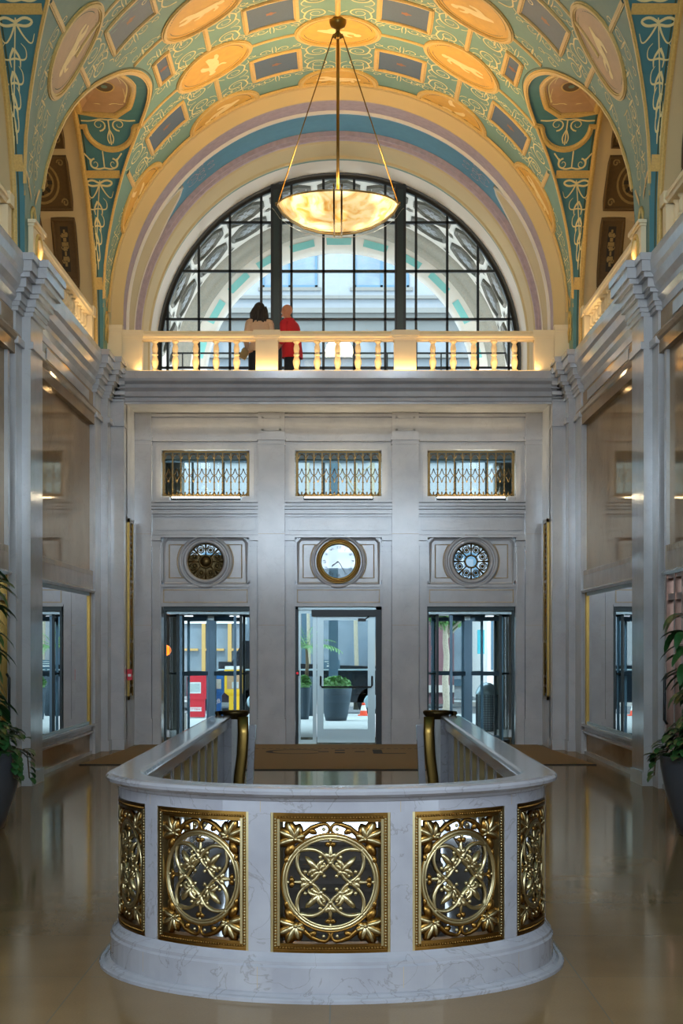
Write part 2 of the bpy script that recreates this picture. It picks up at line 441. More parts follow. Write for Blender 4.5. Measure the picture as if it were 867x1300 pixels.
def rect_panel(t, Yc, hu, hv, name='painted_panel'):
    u = U(t); P = [(u-hu, Yc-hv), (u+hu, Yc-hv), (u+hu, Yc+hv), (u-hu, Yc+hv)]
    if not all(inside(*p) for p in P):
        # trim the side next to the lunette
        sg = 1 if t > 0 else -1
        lim = min(tg(v-yc_near(v))*R for _, v in P)-.12 if False else U(43.8)
        P = [(sg*(abs(u)-hu), Yc-hv), (sg*lim, Yc-hv), (sg*(lim-.03), Yc), (sg*lim, Yc+hv), (sg*(abs(u)-hu), Yc+hv)]
    mb = MB()
    cu = sum(p[0] for p in P)/len(P); cv = sum(p[1] for p in P)/len(P)
    n = 8; ring = []
    for i in range(len(P)): ring += lin(P[i], P[(i+1) % len(P)], n)[:-1]
    vs = [fM(cu, cv, .004)]+[fM(p[0], p[1], .004) for p in ring]
    for q in (.66, .33):
        vs += [fM(cu+(p[0]-cu)*q, cv+(p[1]-cv)*q, .004) for p in ring]
    k = len(ring)
    fs = [(1+i, 1+(i+1) % k, 1+k+(i+1) % k, 1+k+i) for i in range(k)]
    fs += [(1+k+i, 1+k+(i+1) % k, 1+2*k+(i+1) % k, 1+2*k+i) for i in range(k)]
    fs += [(1+2*k+i, 1+2*k+(i+1) % k, 0) for i in range(k)]
    mb.add(vs, fs, 'blue')
    e = [(cu+.07*math.cos(a)*(1+.3*math.cos(3*a)), cv+.05*math.sin(a)*(1+.3*math.cos(5*a))) for a in [2*PI*i/20 for i in range(20)]]
    mb.add([fM(cu, cv, .007)]+[fM(*p, .007) for p in e], [(0, 1+i, 1+(i+1) % 20) for i in range(20)], 'rust')
    moulding(mb, ring, .075, fM, 'gband', .03, closed=True)
    o = mb.build(name, ceil)
    for sx in (-1, 1):
        for sy in (-1, 1):
            cluster(u+sx*(hu+.06), Yc+sy*.24, sx, sy, 1.08)
            cluster2(u+sx*.02, Yc+sy*(hv+.07), sx, sy)
    return o
def cluster2(cx, cy, sx, sy):
    def mp(l): return [(cx+sx*p[0]*1.25, cy+sy*p[1]*1.25) for p in l]
    add_scroll(mp(spiral(.10, .08, .07, PI, 1.2, -1)), .018)
    add_scroll(mp([(.0, .0), (.05, .01), (.12, .0), (.2, .05), (.24, .12)]), .018)
    add_scroll(mp([(.0, .02), (.01, .1), (.0, .2)]), .022)
    add_scroll(mp(spiral(.26, .11, .05, PI, 1.1, 1)), .016)

def medallion(t, Yc, r=.58, mat='orange', k=0, small=1.):
    u = U(t); mb = MB(); n = 48
    def cl(v): return min(v, YA-.01)
    rings = []
    for q in (1., .7, .35): rings.append([fM(u+r*q*math.cos(2*PI*i/n), cl(Yc+r*q*math.sin(2*PI*i/n)), .005) for i in range(n+1)])
    mb.grid(rings, mat)
    mb.add([fM(u, cl(Yc), .005)]+rings[-1][:-1], [(0, 1+i, 1+(i+1) % n) for i in range(n)], mat)
    moulding(mb, [(u+r*math.cos(2*PI*i/n), cl(Yc+r*math.sin(2*PI*i/n))) for i in range(n)], .085, fM, 'gband', .035, closed=True)
    ribbon(mb, [(u+r*.84*math.cos(2*PI*i/n), cl(Yc+r*.84*math.sin(2*PI*i/n))) for i in range(n)], .012, fM, 'darkline', .006, closed=True)
    o = mb.build('painted_medallion', ceil)
    # reclining figure drawn as limbs
    fg = MB(); sg = 1 if k % 2 == 0 else -1
    def limb(pts, ws):
        P = [(u+sg*p[0]*r, Yc+p[1]*r) for p in pts]
        if any(p[1] > YA-.03 for p in P): return
        ws = [w*1.15 for w in ws]
        for _ in range(2):
            P2, w2_ = [P[0]], [ws[0]]
            for a, b, wa, wb in zip(P, P[1:], ws, ws[1:]):
                P2 += [(a[0]*.75+b[0]*.25, a[1]*.75+b[1]*.25), (a[0]*.25+b[0]*.75, a[1]*.25+b[1]*.75)]; w2_ += [wa*.75+wb*.25, wa*.25+wb*.75]
            P, ws = P2+[P[-1]], w2_+[ws[-1]]
        m = len(P); Ls, Rs = [], []
        for i in range(m):
            a = P[max(i-1, 0)]; b = P[min(i+1, m-1)]; dx, dy = b[0]-a[0], b[1]-a[1]; l = math.hypot(dx, dy) or 1
            nx, ny = -dy/l, dx/l; w = ws[i]*r
            Ls.append(fM(P[i][0]+nx*w, P[i][1]+ny*w, .009)); Rs.append(fM(P[i][0]-nx*w, P[i][1]-ny*w, .009))
        fg.add(Ls+Rs, [(i, i+1, m+i+1, m+i) for i in range(m-1)], 'figure')
    dy = -.25 if Yc > 26 else 0
    v = k % 3
    if v == 0:
        limb([(-.45, .0+dy), (-.2, .1+dy), (.05, .08+dy), (.25, .0+dy)], [.05, .13, .12, .09])
        limb([(.22, .02+dy), (.4, .12+dy), (.58, .02+dy)], [.09, .07, .03])
        limb([(.22, -.02+dy), (.36, -.14+dy), (.55, -.12+dy)], [.08, .06, .03])
        limb([(-.3, .08+dy), (-.42, .25+dy), (-.3, .35+dy)], [.05, .04, .02])
        limb([(-.1, .15+dy), (.05, .3+dy), (.2, .28+dy)], [.04, .04, .02])
    elif v == 1:
        limb([(-.05, .45+dy), (0, .25+dy), (.05, .0+dy), (.0, -.25+dy), (-.12, -.5+dy)], [.05, .12, .12, .11, .04])
        limb([(.05, -.2+dy), (.15, -.38+dy), (.12, -.55+dy)], [.08, .06, .03])
        limb([(.05, .25+dy), (.25, .2+dy), (.35, .35+dy)], [.05, .04, .02])
        limb([(-.05, .2+dy), (-.25, .05+dy), (-.3, -.15+dy)], [.06, .08, .03])
    else:
        limb([(-.5, -.1+dy), (-.25, .0+dy), (.0, .1+dy), (.25, .1+dy), (.45, .2+dy)], [.04, .1, .12, .08, .03])
        limb([(-.2, -.05+dy), (-.05, -.2+dy), (.15, -.18+dy)], [.08, .06, .03])
        limb([(.15, .15+dy), (.2, .32+dy), (.35, .38+dy)], [.05, .04, .02])
    hd = [(u+sg*r*(.48 if v == 2 else (-.05 if v == 1 else -.5))+.055*math.cos(a), Yc+r*((.25 if v == 2 else (.52 if v == 1 else .05))+dy)+.055*math.sin(a)) for a in [2*PI*i/14 for i in range(14)]]
    if max(p[1] for p in hd) < YA-.03: fg.add([fM(*p, .009) for p in hd], [tuple(range(14))], 'figure')
    if fg.v: fg.build('painted_figure', o)
    return o

bands = MB()
def band(a, b, w=.075):
    pts = [p for p in lin(a, b, 24) if inside(*p)]
    if len(pts) > 1: moulding(bands, pts, w, fM, 'gband', .022)
k = 0
for t in (-60, -30, 0, 30, 60):
    for Y in ((20.1, 26.68) if abs(t) == 60 else (20.35, 22.45, 24.5, 26.68)):
        if abs(t) == 60: mt = 'tan' if Y < 22 else 'orange'
        else: mt = 'orange'
        medallion(t, Y, .58, mt, k); k += 1
medallion(0, 18.3, .58, 'orange', 0)
for t in (-15, 15):
    for Y in (21.42, 23.5, 25.55): rect_panel(t, Y, .36, .43)
for sg in (-1, 1):
    rect_panel(sg*45.5, 25.5, .37, .40); rect_panel(sg*45.5, 21.15, .37, .40); rect_panel(sg*41.6, 23.42, .12, .42)
    rect_panel(sg*15, 19.3, .36, .43)
# connecting bands along and across the vault
for Y in (20.35, 22.45, 24.5):
    for a, b in ((9.7, 20.3), (39.7, 60)):
        for sg in (-1, 1): band((U(sg*a), Y), (U(sg*b), Y))
for t in (-30, 0, 30):
    for a, b in ((18.5, 19.75), (20.95, 21.85), (23.05, 23.9), (25.1, 26.08)): band((U(t), a), (U(t), b))
for t in (-60, 60):
    band((U(t), 25.3), (U(t), 26.08)); band((U(t), 20.7), (U(t), 21.5)); band((U(t), 18.6), (U(t), 19.5))
moulding(bands, [(U(a), YA-.05) for a in range(-90, 91, 3)], .09, fM, 'gband', .03)
ribbon(bands, [(U(a), YA-.11) for a in range(-90, 91, 3)], .02, fM, 'darkline', .005)
# groin bands on the barrel side, and opening-edge bands on lunette side
for yc in BC[:2]:
    for sd in (-1, 1):
        pts = [(sd*(tg(d)*R-.03), yc+d) for d in DS if abs(d) <= 2.72]
        moulding(bands, pts, .085, fM, 'gband', .03)
        pts2 = [(sd*(tg(d)*R-.10), yc+d) for d in DS if abs(d) <= 2.72]
        ribbon(bands, pts2, .018, fM, 'darkline', .005)
bands.build('gilt_moulding', ceil)
# free scrolls filling the pier strips and gaps
for sg in (-1, 1):
    for yy in (20.1,):
        for t in (72, 77, 82):
            for s2 in (-1, 1): cluster2(U(sg*t), yy+s2*.06, sg, s2)
    for t, y in ((52, 21.9), (50, 25.0), (54, 25.9), (66, 26.3), (72, 26.35), (78, 26.4), (83, 26.45), (57, 21.1), (68, 20.7), (68, 19.5), (72, 19.8), (45, 22.2), (36, 22.9), (36, 24.0), (24, 22.9), (24, 24.0), (24, 26.1), (35, 26.1), (6, 22.8), (6, 24.1), (6, 26.1), (24, 21), (36, 20.9), (51, 24.6), (64, 19.2), (37, 25.0)):
        cluster2(U(sg*t), y, sg, 1 if y < 23.4 else -1); cluster2(U(sg*t), y, -sg, 1)
    for t in (74, 77, 80, 83, 86):
        for y in (20.05, 20.35, 26.5):
            add_scroll([(U(sg*t), y), (U(sg*(t+1)), y+.05), (U(sg*(t+2)), y-.02)], .02)
scroll.build('painted_scrollwork', ceil)

# ---- lunettes
def lunette(sd, yc):
    mb = MB()
    f = lambda X, d, h: Xpt(sd, X, yc, d, h)
    # gold edge by the side opening
    moulding(mb, [(XW-.035, d) for d in DS], .07, f, 'gband', .03)
    ribbon(mb, [(XW-.09, d) for d in DS], .018, f, 'darkline', .005)
    for s in (-1, 1):
        # crossband
        ribbon(mb, [(xg(1.6)+.02, s*1.6), (XW-.02, s*1.6)], .10, f, 'gband', .012)
        ribbon(mb, [(xg(2.6)+.01, s*2.62), (XW-.01, s*2.62)], .07, f, 'gband', .012)
        # U-shaped band
        up = [(XW-.03, s*.95), (XW-.16, s*.95)]+[(3.22+.34*math.cos(a), s*(.98+.30*math.sin(a))) for a in [PI*i/14 for i in range(15)]]+[(2.86, s*.95), (2.76, s*.93)]
        moulding(mb, up, .075, f, 'gband', .025)
        # scrolls under the shield and under the U
        for q in (-1, 1):
            ribbon(mb, spiral(3.22+q*.14, s*.92, .10, PI/2, 1.3, q), .024, f, 'gline', .006, taper=True)
            ribbon(mb, [(3.22, s*.84), (3.22+q*.12, s*.82), (3.22+q*.25, s*.86), (3.22+q*.38, s*.85)], .024, f, 'gline', .006)
            ribbon(mb, [(3.22, s*1.0), (3.22+q*.05, s*1.12), (3.22+q*.02, s*1.2)], .018, f, 'gline', .006)
            ribbon(mb, spiral(3.36+q*.13, s*1.47, .07, -PI/2, 1.2, q), .022, f, 'gline', .006, taper=True)
            ribbon(mb, [(3.36, s*1.52), (3.36+q*.1, s*1.54), (3.36+q*.2, s*1.5), (3.36+q*.19, s*1.4)], .022, f, 'gline', .006)
            ribbon(mb, [(3.36+q*.19, s*1.42), (3.36+q*.27, s*1.33)], .02, f, 'gline', .006)
        ribbon(mb, [(3.22, s*.84), (3.22, s*1.22)], .018, f, 'gline', .006)
        ribbon(mb, [(3.36, s*1.3), (3.36, s*1.52)], .018, f, 'gline', .006)
        # candelabrum down the spandrel
        cx = lambda d: (xg(d)+XW)/2+.02
        dd = [1.68+i*.045 for i in range(21)]
        ribbon(mb, [(cx(d), s*d) for d in dd], .014, f, 'gline', .006)
        wd = lambda d: (XW-xg(d))/2-.05
        for q in (-1, 1):
            d = 1.72; w = wd(d)
            ribbon(mb, [(cx(d), s*d), (cx(d)+q*w*.5, s*(d-.05)), (cx(d)+q*w*.95, s*(d-.01)), (cx(d)+q*w*.6, s*(d+.04)), (cx(d), s*(d+.02))], .026, f, 'gline', .006)
            ribbon(mb, [(cx(d), s*d), (cx(d)+q*w*.3, s*(d+.12)), (cx(d)+q*w*.7, s*(d+.2)), (cx(d)+q*w*.9, s*(d+.1))], .024, f, 'gline', .006, taper=True)
            for d in (2.0, 2.18, 2.33, 2.45):
                w = wd(d)*1.1+.01
                ribbon(mb, [(cx(d), s*(d-.06)), (cx(d)+q*w*.35, s*(d+.02)), (cx(d)+q*w*.28, s*(d+.09))], .03, f, 'gline', .006, taper=True)
                ribbon(mb, [(cx(d), s*(d+.02)), (cx(d)+q*w*.7, s*(d+.04)), (cx(d)+q*w*.8, s*(d-.05)), (cx(d)+q*w*.5, s*(d-.1))], .018, f, 'gline', .006, taper=True)
    # tan shield with gilt border
    hex_ = []
    for i in range(21):
        d = -.60+1.2*i/20; hex_.append((xg(d)+.20+.05*abs(d), d))
    hex_ += [(3.1, .76), (3.35, .74), (3.6, .70), (3.6, .2), (3.6, -.2), (3.6, -.70), (3.35, -.74), (3.1, -.76)]
    c0 = (3.2, 0); k = len(hex_)
    vs = [f(c0[0], c0[1], .006)]+[f(*p, .006) for p in hex_]
    for q in (.66, .33): vs += [f(c0[0]+(p[0]-c0[0])*q, p[1]*q, .006) for p in hex_]
    fs = [(1+i, 1+(i+1) % k, 1+k+(i+1) % k, 1+k+i) for i in range(k)]
    fs += [(1+k+i, 1+k+(i+1) % k, 1+2*k+(i+1) % k, 1+2*k+i) for i in range(k)]
    fs += [(1+2*k+i, 1+2*k+(i+1) % k, 0) for i in range(k)]
    mb.add(vs, fs, 'tan')
    moulding(mb, hex_, .10, f, 'gband', .028, closed=True)
    ribbon(mb, [(c0[0]+(p[0]-c0[0])*.82, p[1]*.84) for p in hex_[:21]], .02, f, 'gline', .009)
    for s in (-1, 1):
        for q in (-1, 1): ribbon(mb, [(3.22, s*.6), (3.22+q*.1, s*.5), (3.22+q*.25, s*.55), (3.22+q*.3, s*.45), (3.22+q*.3, s*.1)], .022, f, 'gline', .009, taper=True)
    for rr, mt, h in ((.15, 'gband', .012), (.125, 'coffer', .016), (.045, 'sage', .02)):
        mb.add([f(3.16, 0, h)]+[f(3.16+rr*.5*math.cos(2*PI*i/24), rr*.8*math.sin(2*PI*i/24), h) for i in range(24)]+[f(3.16+rr*.95*math.cos(2*PI*i/24), rr*1.5*math.sin(2*PI*i/24), h) for i in range(24)], [(0, 1+i, 1+(i+1) % 24) for i in range(24)]+[(1+i, 1+(i+1) % 24, 25+(i+1) % 24, 25+i) for i in range(24)], mt)
    o = mb.build('lunette_painting', ceil)
for yc in BC[:2]:
    for sd in (-1, 1): lunette(sd, yc)

# crossing bands and paint on the pier strips, small cartouche posts at their feet
for sd in (-1, 1):
    mb = MB()
    for a, b in ((BC[0]-BAY+2.77, BC[0]-2.77), (BC[0]+2.77, YA)):
        for z in (7.03, 6.72):
            mb.add([(sd*XW, a-.008, z), (sd*(R-.008), a-.008, z), (sd*(R-.008), a-.008, z+.06), (sd*XW, a-.008, z+.06)], [(0, 1, 2, 3)], 'gband')
        x = sd*(R-.012)
        mb.add([(x, a, 7.03), (x, a, 7.10), (x, a+.35, 6.82), (x, a+.35, 6.75)], [(0, 1, 2, 3)], 'gband')
        mb.add([(x, b, 7.03), (x, b, 7.10), (x, b-.35, 6.82), (x, b-.35, 6.75)], [(0, 1, 2, 3)], 'gband')
        for z in (6.7, 6.5):
            for q in (-1, 1): mb.tube([(x, (a+b)/2+q*.02, z), (x, (a+b)/2+q*.12, z-.08), (x, (a+b)/2+q*.1, z-.25)], [.02, .018, .01], 'gband', n=6, ref=(1, 0, 0))
    mb.build('pier_ribbon_ornament', ceil)

# roof over everything so that daylight only enters by the windows
rb = MB(); rb.box(-9.2, 9.2, -.4, 34.6, 10.75, 11.0, 'stone_dk')
struct(rb.build('trim_roof_slab'))

# ---------------------------------------------------------------- floor and stairwell
HX = .98; YS = 8.93; YN = 16.0
fl = MB()
fl.add([(-3.9, -.2, 0), (3.9, -.2, 0), (3.9, 7.5, 0), (-3.9, 7.5, 0)], [(0, 1, 2, 3)], 'floor')
for a in (0,):
    n = 32
    for i in range(n):
        t0 = PI+PI*i/n; t1 = PI+PI*(i+1)/n
        p0 = (HX*math.cos(t0), YS+HX*math.sin(t0)); p1 = (HX*math.cos(t1), YS+HX*math.sin(t1))
        fl.add([(p0[0], 7.5, 0), (p1[0], 7.5, 0), (p1[0], p1[1], 0), (p0[0], p0[1], 0)], [(0, 1, 2, 3)], 'floor')
fl.add([(-3.9, 7.5, 0), (-HX, 7.5, 0), (-HX, YN, 0), (-3.9, YN, 0)], [(0, 1, 2, 3)], 'floor')
fl.add([(HX, 7.5, 0), (3.9, 7.5, 0), (3.9, YN, 0), (HX, YN, 0)], [(0, 1, 2, 3)], 'floor')
fl.add([(-3.9, YN, 0), (3.9, YN, 0), (3.9, 30.4, 0), (-3.9, 30.4, 0)], [(0, 1, 2, 3)], 'floor')
struct(fl.build('floor'))
sw = MB()
pth = [(-HX, YN)]+[(HX*math.cos(PI+PI*i/24), YS+HX*math.sin(PI+PI*i/24)) for i in range(25)]+[(HX, YN)]
sw.grid([[(x, y, 0) for x, y in pth], [(x, y, -4.2) for x, y in pth]], 'step')
sw.box(-1.2, 1.2, 7.7, 16.2, -4.3, -4.2, 'step')
struct(sw.build('wall_stairwell'))
st = empty('marble_staircase', (0, YN, 0)); tag(st, 'dark marble flight of stairs going down inside the curved balustrade', 'stairs')
for i in range(20):
    mb = MB(); z = -.17*(i+1); y = -.30*i
    mb.box(-HX+.03, HX-.03, y-.32, y+.0, z-.17, z, 'step'); mb.box(-HX+.03, HX-.03, y-.34, y-.3, z-.03, z+.002, 'step')
    mb.build('step', st)

# ---------------------------------------------------------------- stair balustrade
RW = 1.06                      # wall centreline radius
def path_u(r, y1=YN-.12, n=40):
    p = [((-r, y1), (-1, 0)), ((-r, YS+.001), (-1, 0))]
    for i in range(1, n): a = PI+PI*i/n; p.append(((r*math.cos(a), YS+r*math.sin(a)), (math.cos(a), math.sin(a))))
    return p+[((r, YS+.001), (1, 0)), ((r, y1), (1, 0))]
bal = empty('stair_balustrade', (0, YS, 0)); tag(bal, 'white marble horseshoe balustrade with gilded openwork panels around the stairwell', 'balustrade')
def under(mb, name, par, off=(0, YS, 0)):
    mb.v = [(p[0]-off[0], p[1]-off[1], p[2]-off[2]) for p in mb.v]
    return mb.build(name, par)
mb = MB()
P0 = path_u(RW)
mb.sweep(P0, [(-.07, 0), (.125, 0), (.125, .014), (.118, .02), (.10, .024), (.085, .034), (.07, .038), (.07, .15), (.06, .16), (.06, .175), (.045, .19), (.03, .212), (-.07, .212)], 'marblel')
under(mb, 'plinth', bal)
mb = MB()
mb.sweep(P0, [(-.075, .845), (.03, .845), (.03, .895), (.04, .90), (.045, .912), (.07, .918), (.088, .93), (.092, .945), (.082, .957), (.06, .962), (-.08, .962), (-.1, .955), (-.105, .94), (-.09, .92), (-.075, .915)], 'marblel', smooth=False)
under(mb, 'handrail', bal)
for a in (-75, -52, -17, 17, 52, 75):   # fine vertical joints in rail and plinth
    t = a*D2R
    for r0, z0, z1 in ((RW+.0705, .055, .15), (RW+.0305, .846, .895)):
        c, s_ = math.sin(t), -math.cos(t); mb = MB()
        mb.add([((r0)*c-.0012*math.cos(t), YS+r0*s_-.0012*math.sin(t), z0), (r0*c+.0012*math.cos(t), YS+r0*s_+.0012*math.sin(t), z0), (r0*c+.0012*math.cos(t), YS+r0*s_+.0012*math.sin(t), z1), (r0*c-.0012*math.cos(t), YS+r0*s_-.0012*math.sin(t), z1)], [(0, 1, 2, 3)], 'lintel')
        under(mb, 'stone_joint', bal)

# gilded panel in flat coordinates: x across, z up, y depth (front = -y)
PW, PH = .535, .633; PZ0 = .212
def gpanel():
    fr = MB(); ow = MB()
    w, h = PW/2, PH/2
    def rect(hw, hh, rad, y, m, mbx, sqz=1., n=6):
        c = [(-hw, y, -hh), (hw, y, -hh), (hw, y, hh), (-hw, y, hh)]
        for i in range(4):
            a, b = Vector(c[i]), Vector(c[(i+1) % 4])
            pts = [a+(b-a)*k/8 for k in range(9)]
            mbx.tube(pts, rad, m, n=n, sq=sqz)
    # stepped frame
    for (o0, o1, y0, y1) in ((0, .012, -.036, .03), (.012, .03, -.030, .03), (.03, .042, -.036, .03)):
        for sx in (-1, 1):
            N = 1
            xs = sorted((sx*(w-o0), sx*(w-o1)))
            fr.box(xs[0], xs[1], y0, y1, -h+o0, h-o0, 'gold' if o0 == .012 else 'goldpale')
            zs = sorted((sx*(h-o0), sx*(h-o1)))
            for k in range(8):
                xa = -w+o1+(2*w-2*o1)*k/8; xb = -w+o1+(2*w-2*o1)*(k+1)/8
                fr.box(xa, xb, y0, y1, zs[0], zs[1], 'gold')
    # rope beads
    for sx in (-1, 1):
        for k in range(44):
            z = -h+.03+(2*h-.06)*k/43; fr.ell((sx*(w-.021), -.032, z), .0062, .007, .0052, 'goldpale', 6, 4)
        for k in range(36):
            x = -w+.03+(2*w-.06)*k/35; fr.ell((x, -.032, sx*(h-.021)), .0052, .007, .0062, 'gold', 6, 4)
    # ring
    n = 56
    for rr, rad, mt, y in ((.2115, .0105, 'goldpale', -.014), (.199, .006, 'goldpale', -.02), (.2215, .005, 'gold', -.018)):
        ow.tube([(rr*math.cos(2*PI*i/n), y, rr*math.sin(2*PI*i/n)) for i in range(n)], rad, mt, n=8, closed=True)
    def leaf(p, ang, L_, W_, m='goldpale', curl=0., y=-.012, th=.55):
        # leaf: tapered ellipsoid chain from p in direction ang with curl
        pts = []; rs = []
        x, z = p; a = ang; nn = 7
        for i in range(nn):
            q = i/(nn-1); pts.append((x, y-.008*math.sin(PI*q), z)); rs.append(W_*1.3*(.25+math.sin(PI*min(1, q*.85+.12))**.8*.85)*(1 if i < nn-1 else .35))
            x += L_/nn*math.cos(a); z += L_/nn*math.sin(a); a += curl/nn
        ow.tube(pts, rs, m, n=7, sq=th)
    # quatrefoil loops
    base = [(0, .089), (-.030, .128), (-.069, .150), (-.108, .151), (-.138, .143), (-.147, .148), (-.147, .148), (-.147, .148), (-.143, .138), (-.152, .105), (-.149, .068), (-.128, .030), (-.089, 0), (-.064, .018), (-.054, .034), (-.044, .047), (-.032, .056), (-.018, .066)]
    for sx in (-1, 1):
        for sz in (-1, 1):
            q = [(sx*a, -.012, sz*b) for a, b in base]
            # smooth by subdividing (Chaikin)
            for _ in range(2):
                qq = []
                for i in range(len(q)):
                    a, b = Vector(q[i]), Vector(q[(i+1) % len(q)])
                    qq += [a*.75+b*.25, a*.25+b*.75]
                q = qq
            ow.tube(q, .0105, 'goldpale', n=6, closed=True, sq=1.3)
            # inner palmette: spear and curls
            th = math.atan2(sz, -sx*-1) if False else math.atan2(sz*1., sx*1.)
            ox, oz = sx*.047, sz*.050
            ow.ell((sx*.044, -.016, sz*.046), .014, .012, .014, 'goldpale', 10, 6)
            leaf((sx*.034, sz*.036), th+PI, .022, .007)
            leaf((ox, oz), th, .112, .0115, th=1.)
            for q2 in (-1, 1):
                leaf((ox, oz), th+q2*.30, .085, .0085, 'goldpale', q2*2.6, th=1.)
                leaf((ox-sx*.004, oz-sz*.004), th+q2*.62, .062, .0075, 'goldpale', q2*2.4, th=1.)
                for dd_, aa, rb in ((.066, .80, .0105), (.040, 1.28, .009)):
                    bx = ox+math.cos(th+q2*aa)*dd_; bz = oz+math.sin(th+q2*aa)*dd_
                    ow.ell((bx, -.02, bz), rb, rb, rb, 'goldpale', 8, 5)
    # collars and fleurons at the four nodes
    for a in (0, 90, 180, 270):
        t = a*D2R; c_, s_ = math.cos(t), math.sin(t)
        ow.ell((.089*c_, -.018, .089*s_), .012, .012, .012, 'goldpale', 10, 6)
        ow.tube([(.075*c_, -.014, .075*s_), (.125*c_, -.014, .125*s_), (.2*c_, -.014, .2*s_)], [.006, .012, .004], 'goldpale', n=7, sq=.7)
        for q2 in (-1, 1):
            leaf((.105*c_, .105*s_), t+q2*.5, .05, .009, 'goldpale', q2*.9)
            leaf((.165*c_, .165*s_), t+q2*.7, .036, .0085, 'gold', q2*1.4)
        ow.ell((.192*c_, -.018, .192*s_), .009, .009, .009, 'goldpale', 8, 5)
    # corner rosettes with big leaves, and scrolls
    for sx in (-1, 1):
        for sz in (-1, 1):
            cx_, cz_ = sx*.155, sz*.196
            ow.ell((cx_, -.022, cz_), .018, .014, .018, 'gold', 12, 6)
            ow.ell((cx_, -.034, cz_), .008, .007, .008, 'goldpale', 8, 5)
            d0 = math.atan2(sz, sx)
            for off, L_, W_ in ((-.30, .115, .021), (.30, .115, .021), (.92, .085, .02), (-.98, .11, .019), (1.7, .06, .016), (2.4, .045, .012)):
                s_off = off*sx*sz
                leaf((cx_, cz_), d0+s_off, L_, W_, 'gold', off*.35*sx*sz)
                leaf((cx_, cz_), d0+s_off, L_*.9, W_*.35, 'goldpale', off*.35*sx*sz, y=-.026)
            # stem from rosette to scroll
            pts = [(cx_-sx*.01, -.014, cz_+sz*.0), (sx*.115, -.014, sz*.222), (sx*.085, -.014, sz*.248), (sx*.05, -.014, sz*.262)]
            pts += [(sx*(.028+.024*math.cos(a)), -.014, sz*(.242+.024*math.sin(a))) for a in [PI*.35+i*.5 for i in range(9)]]
            ow.tube([Vector(p) for p in pts], [.011, .014, .013, .011]+[.0095-.0005*i for i in range(9)], 'gold', n=7)
            ow.ell((sx*.03, -.02, sz*.242), .009, .008, .009, 'goldpale', 8, 5)
            leaf((sx*.10, sz*.235), d0*0+(0 if sx < 0 else PI)+sz*sx*.0, .05, .011, 'gold', sx*sz*1.2)
            leaf((cx_+sx*.015, cz_-sz*.02), math.atan2(-sz, sx*.35), .08, .016, 'gold', sx*sz*.6)
            leaf((sx*.2, sz*.12), math.atan2(sz*-1, sx*-.2), .05, .009, 'gold', sx*sz*.8)
    return fr, ow
frm, opw = gpanel()
ZM = PZ0+PH/2
def bend(mb):
    o = MB(); o.f = mb.f; o.m = mb.m; o.sm = mb.sm; o.mats = mb.mats
    RR = RW
    o.v = [((RR-y)*math.sin(x/RR), -(RR-y)*math.cos(x/RR), z+ZM) for x, y, z in [(p[0], p[1]+.008, p[2]) for p in mb.v]]
    return o
fc = bend(frm); oc = bend(opw)
fobj = fc.build('gilded_panel', bal); oobj = oc.build('openwork_ornament', fobj)
angs = [0, -34.5, 34.5, -69, 69]
for i, a in enumerate(angs):
    if i == 0: o = fobj
    else: o = copy_tree(fobj, bal)
    o.rotation_euler = (0, 0, a*D2R)
# flat panels along the sides
ff = MB(); ff.f = frm.f; ff.m = frm.m; ff.sm = frm.sm; ff.mats = frm.mats; ff.v = [(-p[1], p[0], p[2]+ZM) for p in frm.v]
fo = MB(); fo.f = opw.f; fo.m = opw.m; fo.sm = opw.sm; fo.mats = opw.mats; fo.v = [(-p[1], p[0], p[2]+ZM) for p in opw.v]
f2 = ff.build('gilded_panel', bal); fo.build('openwork_ornament', f2)
first = True
SP = .69
for sd in (-1, 1):
    for i in range(9):
        o = f2 if first else copy_tree(f2, bal); first = False
        o.location = (sd*RW, .14+.27+SP*i, 0); o.rotation_euler = (0, 0, 0 if sd > 0 else PI)
# marble posts: curved ones between curved panels
def cpost(a0, a1):
    mb = MB(); n = 6; rows = []
    for i in range(n+1):
        t = (a0+(a1-a0)*i/n)*D2R
        rows.append([((RW+o)*math.sin(t), -(RW+o)*math.cos(t), z) for o, z in ((-.06, PZ0), (.03, PZ0), (.03, .845), (-.06, .845), (-.06, PZ0))])
    mb.grid(rows, 'marblel', False)
    for r_ in (rows[0], rows[-1]): mb.add(r_[:-1], [(0, 1, 2, 3)], 'marblel')
    mb.build('marble_post', bal)
hw = math.degrees(PW/2/RW)
es = [-90, -69-hw, -69+hw, -34.5-hw, -34.5+hw, -hw, hw, 34.5-hw, 34.5+hw, 69-hw, 69+hw, 90]
for i in range(0, 12, 2): cpost(es[i], es[i+1])
for sd in (-1, 1):
    for i in range(10):
        y0 = 0 if i == 0 else .14+PW/2*2+SP*(i-1)+.0; y1 = .14+SP*i
        if i == 9: y1 = YN-.12-YS
        mb = MB(); mb.box(sd*(RW-.036), sd*(RW+.03), y0, y1, PZ0, .845, 'marblel'); mb.build('marble_post', bal)
